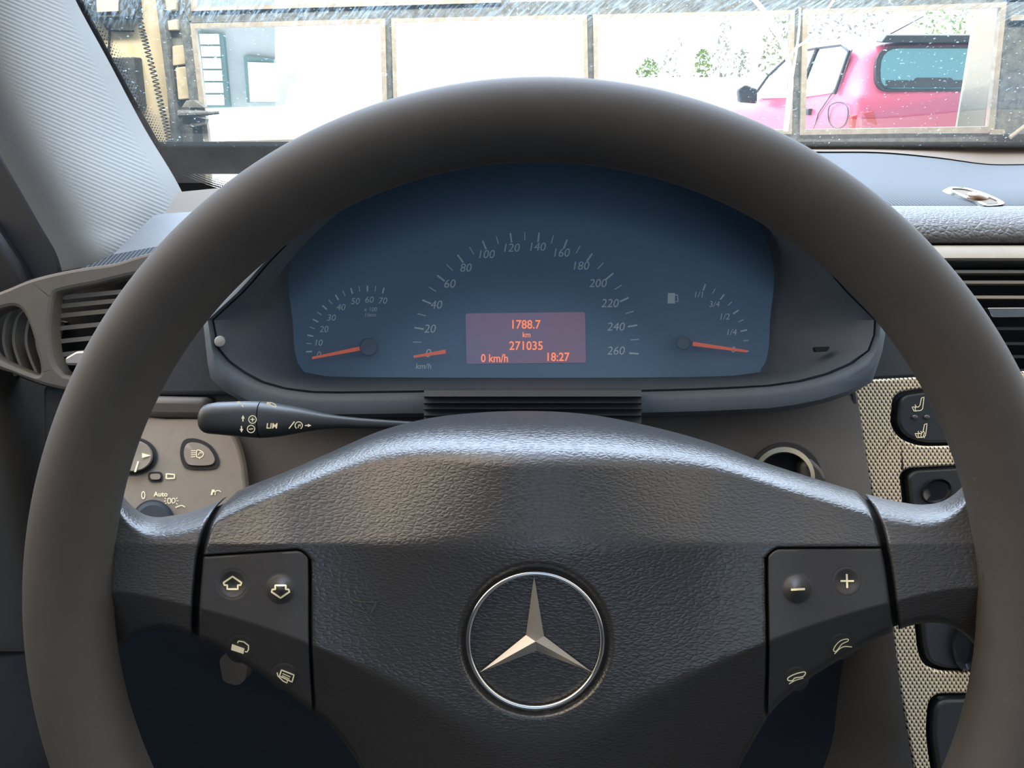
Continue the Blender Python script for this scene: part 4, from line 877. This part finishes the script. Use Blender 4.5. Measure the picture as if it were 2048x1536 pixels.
# red hatchback parked facing away
car = thing('car', 'red hatchback parked outside the right-hand pane, seen from behind', 'car', (3.03, 5.3, 0))
red = pm('glare paled red', srgb(205, 92, 125), .3, .6); cx, cy0 = 3.03, 5.25  # pinker than plain red: overexposure and haze put into the paint
wid = .83
def sec(y, zb, belt, roof, w=1.0, rw=.68):      # half profile from sill over the roof
    pts = [(-.72*w, zb), (-.80*w, zb+.12), (-wid*w, .55), (-wid*.995*w, .78), (-wid*.97*w, belt), ]
    if roof > belt+.05: pts += [(-lerp(wid*.97, rw, .5)*w, lerp(belt, roof-.06, .5)), (-rw*w, roof-.07), (-rw*.88*w, roof-.015), (-rw*.4*w, roof)]
    else: pts += [(-wid*.94*w, belt+.02), (-wid*.85*w, belt+.03), (-wid*.7*w, belt+.04), (-wid*.4*w, belt+.045)]
    full = pts+[(0, pts[-1][1]+.004)]+[(-x, z) for x, z in pts[::-1]]
    return [(cx+x, cy0+y, z) for x, z in full]
ST = [(-.05, .32, .62, .60, .90), (0.0, .28, .88, .80, .97), (.05, .26, .99, .99, .99), (.10, .25, 1.03, 1.06, 1.0), (.26, .24, 1.03, 1.30, 1.0), (.36, .24, 1.02, 1.405, 1.0), (.6, .24, 1.01, 1.43, 1.0), (1.2, .24, .99, 1.44, 1.0), (1.8, .24, .97, 1.42, 1.0), (2.15, .24, .95, 1.34, 1.0), (2.65, .24, .95, 1.02, 1.0), (2.8, .24, .94, .95, .99), (3.3, .26, .86, .86, .95), (3.7, .30, .72, .70, .86)]
mb = MB().loft([sec(*s) for s in ST], True, True); body = build('car_body', mb, red, car, angle=40)
body.modifiers.new('s', 'SUBSURF').levels = 1; body.modifiers['s'].render_levels = 2
gmat = pm('tinted car glass', (.10, .30, .36), .12, .6); gm2 = pm('bright side glass', (.55, .62, .62), .1, .5); blk = pm('black trim', (.02, .03, .035), .4)
def quad_on(pts, th=.012): return np.array([(cx+x, cy0+y, z) for x, y, z in pts]), th
def slab(name, pts, mat, vec, parent=car, bevel=0):
    P = np.array([(cx+x, cy0+y, z) for x, y, z in pts]); n = len(P); V = np.concatenate([P, P+np.array(vec)])
    f = [tuple(range(n)), tuple(range(n, 2*n))[::-1]]+[(i-1, i, i+n, i-1+n) if i else (n-1, 0, n, 2*n-1) for i in range(n)]
    return build(name, MB().add(V, f), mat, parent, bevel=bevel)
rwv = (0, .03, -.01)
rp = rounded([(-.64, 1.085), (-.60, 1.33), (.60, 1.33), (.64, 1.085)], [.08, .12, .12, .08])
def on_hatch(x, z, off=.0): return (x, lerp(.085, .335, (z-1.04)/.345)-.035-off, z)
rwin = slab('rear_window', [on_hatch(x, z) for x, z in rp], gmat, rwv)
slab('rear_window_seal', [on_hatch(x*1.05, 1.21+(z-1.21)*1.13, -.006) for x, z in rp], blk, rwv)
slab('rear_spoiler', [(-.60, .27, 1.365), (-.56, .30, 1.415), (.56, .30, 1.415), (.60, .27, 1.365)], blk, (0, .10, .01), bevel=.008)
slab('parcel_shelf', [on_hatch(x, z, .003) for x, z in [(-.61, 1.09), (-.60, 1.135), (.60, 1.135), (.61, 1.09)]], blk, (0, .01, 0))
slab('headrest', [on_hatch(x, z, .004) for x, z in rounded([(-.42, 1.09), (-.42, 1.15), (-.16, 1.15), (-.16, 1.09)], .03)], blk, (0, .01, 0))
slab('headrest', [on_hatch(x, z, .004) for x, z in rounded([(.0, 1.09), (.0, 1.15), (.28, 1.15), (.28, 1.09)], .03)], blk, (0, .01, 0))
def on_side(y, z, off=.0): return (-lerp(wid*.97, .70, np.clip((z-1.0)/.37, 0, 1))-.012-off, y, z)
slab('side_window', [on_side(y, z) for y, z in rounded([(.42, 1.06), (.47, 1.32), (.62, 1.355), (1.06, 1.355), (1.06, 1.02)], .03)], gm2, (.02, 0, 0))
slab('side_window', [on_side(y, z) for y, z in rounded([(1.12, 1.02), (1.12, 1.355), (1.60, 1.345), (2.0, 1.20), (2.20, 1.0)], .03)], gm2, (.02, 0, 0))
mb = MB().tube([np.array(on_side(y, z, .006))+[cx, cy0, 0] for y, z in ((.40, 1.05), (.45, 1.32), (.62, 1.37), (1.1, 1.372), (1.62, 1.36), (2.05, 1.19), (2.28, 1.0))], .012, 6); build('window_trim', mb, blk, car)
mb = MB().tube([np.array(on_side(y, z, .004))+[cx, cy0, 0] for y, z in ((1.09, 1.37), (1.09, 1.0))], .018, 6); build('window_trim', mb, blk, car)
mb = MB().tube([np.array(on_side(y, z, .002))+[cx, cy0, 0] for y, z in ((.42, 1.33), (.44, 1.08), (.62, .92), (.72, .7))], .004, 5); build('door_gap', mb, blk, car)
slab('door_handle', [on_side(y, z, .02) for y, z in ((.78, .90), (.78, .945), (.96, .945), (.96, .90))], blk, (.03, 0, 0), bevel=.006)
fc = smooth([(.10, .93), (.16, .985), (.32, .995), (.44, .96), (.40, .87), (.26, .83), (.13, .86)], 5); mb = MB().tube([np.array(on_side(y, z, .003))+[cx, cy0, 0] for y, z in fc], .004, 5, True); build('fuel_flap', mb, blk, car)
slab('mirror', [(-.86, 1.98, .96), (-1.02, 1.96, .97), (-1.04, 1.96, 1.08), (-.98, 1.98, 1.12), (-.86, 2.0, 1.08)], blk, (0, .10, 0), bevel=.02)
for s in (-1, 1):
    slab('tail_lamp', [(s*.80, -.0, .72), (s*.82, .04, .92), (s*.70, .0, .95), (s*.60, -.02, .74)], pm('red lamp', (.5, .02, .015), .2), (0, .06, 0), bevel=.01)
slab('number_plate', [(-.26, -.065, .62), (-.26, -.045, .73), (.26, -.045, .73), (.26, -.065, .62)], pm('pale plate', (.7, .72, .75), .5), (0, .02, 0))
mb = MB().tube([(cx-.1, cy0+1.55, 1.43), (cx+.12, cy0+1.25, 1.60)], .006, 6); build('aerial', mb, blk, car)
for sx in (-1, 1):
    for yy in (.62, 3.08):
        q = np.linspace(0, 2*math.pi, 28, endpoint=False); L = [np.stack([np.full(28, cx+sx*xx), cy0+yy+r*np.cos(q), .29+r*np.sin(q)], 1) for xx, r in ((.62, .27), (.64, .29), (.80, .29), (.82, .26), (.81, .18), (.80, .02))]
        build('wheel', MB().loft(L, True, True), pm('tyre', (.02, .02, .022), .7), car)
# building on the left
bd = thing('building', 'pale grey block building with tall windows through the left pane', 'building', (-4.9, 13.0, 0))
bw = noisy('pale grey render', (.50, .58, .58), (.58, .66, .66), 3); bdk = pm('teal window frame', (.17, .30, .29), .5); bwh = pm('glowing white panel', (.9, .92, .92), .6, emit=(.9, .95, 1), estr=.2)  # last material: faint glow added for daylight-white panes and door leaf
HB = lambda Y: (lambda px, py: hit(px, py, 1, Y))
plate('wall', [(300, -160), (548, -160), (551, 212), (300, 222)], 0, 3, bw, bd, mapf=HB(13.0), vec=YV)
wq = plate('window_frame', [(392, 62), (446, 68), (459, 214), (409, 215)], 0, .1, bdk, bd, mapf=HB(12.9), vec=YV)
for k in range(6):
    t0, t1 = k/6+.012, (k+1)/6-.012; q = lambda t, s: (lerp(398, 414, t)+s*lerp(38, 34, t), 66+t*146)
    plate('pane', [q(t0, 0), q(t0, 1), q(t1, 1), q(t1, 0)], 0, .04, bwh, wq, mapf=HB(12.85), vec=YV)
wq = plate('doorway', [(487, 111), (548, 118), (551, 205), (494, 205)], 0, .1, bdk, bd, mapf=HB(12.9), vec=YV)
plate('door_leaf', [(495, 124), (552, 126), (554, 204), (500, 204)], 0, .04, bwh, wq, mapf=HB(12.85), vec=YV)
# shrubs and trees
lf = [noisy('leaf green', (.18, .28, .09), (.33, .43, .17), 2.0), noisy('leaf olive', (.22, .25, .13), (.36, .38, .23), 2.0), noisy('leaf grey', (.27, .28, .24), (.42, .42, .37), 2.0)]  # third tone is greyer and paler than the greens
bark = pm('bark', (.25, .20, .15), .9)
def tree(px, py0, py1, wpx, Y, label, k, n=260, name='tree', cat='tree', base=0.0):
    b = hit(np.array(float(px)), np.array(float(py0)), 1, Y); tp = hit(np.array(float(px)), np.array(float(py1)), 1, Y); w = wpx/FPX*Y*.93
    t = thing(name, label, cat, (b[0], Y, 0), 'trees beyond the yard')
    mb = MB().tube([(b[0], Y, 1.2), (b[0]+.03, Y, lerp(1.2, b[2], .6)), (b[0], Y+.02, lerp(b[2], tp[2], .15))], [.05, .04, .02], 8); build('trunk', mb, bark, t)
    mb = MB(); c0 = np.array([b[0], Y, (b[2]+tp[2])/2]); hh = (tp[2]-b[2])/2
    for _ in range(n):
        v = rng.normal(size=3); v /= np.linalg.norm(v); r = rng.random()**.4; p = c0+v*r*np.array([w/2, w/2, hh]); p[:2] = c0[:2]+(p[:2]-c0[:2])*(1.25-.75*(p[2]-b[2])/(2*hh))
        s = rng.uniform(.03, .075)*max(.7, w*.5); a1 = rng.normal(size=3); a1 /= np.linalg.norm(a1); a2 = np.cross(a1, rng.normal(size=3)); a2 /= np.linalg.norm(a2)
        mb.add([p-a1*s, p+a2*s*.45, p+a1*s, p-a2*s*.45], [(0, 1, 2, 3)])
    build('crown', mb, lf[k], t, flat=True, weld=False)
tree(1296, 166, 115, 62, 12.5, 'small bright green bush far left of the parked car, lowest of the row', 0, 170, 'bush', 'bush')
tree(1402, 162, 96, 46, 12.5, 'green conical bush in the middle of the third pane', 0, 170, 'bush', 'bush')
tree(1440, 166, 30, 60, 13.0, 'thin pale tree just right of the conical bush', 2, 130)
tree(1545, 160, 22, 80, 12.5, 'tall olive tree behind the windscreen crack', 1, 220)
tree(1690, 130, -40, 170, 14.0, 'pale grey tree above the roof of the red car', 2, 260)
tree(1880, 110, -30, 150, 13.0, 'bright green leafy tree at the top of the right-hand pane', 0, 340)
tree(1345, 168, 60, 50, 13.5, 'faint grey bush between the two green bushes', 2, 60, 'bush', 'bush')
tree(1480, 168, 90, 40, 12.5, 'small grey stemmy bush left of the windscreen crack', 2, 90, 'bush', 'bush')
tree(1640, 120, -30, 90, 15.0, 'loose pale tree between the crack and the red car roof', 2, 150)
tree(760, 200, 160, 60, 12.0, 'faint grey shrub at the left edge of the second mullion', 2, 60, 'bush', 'bush')
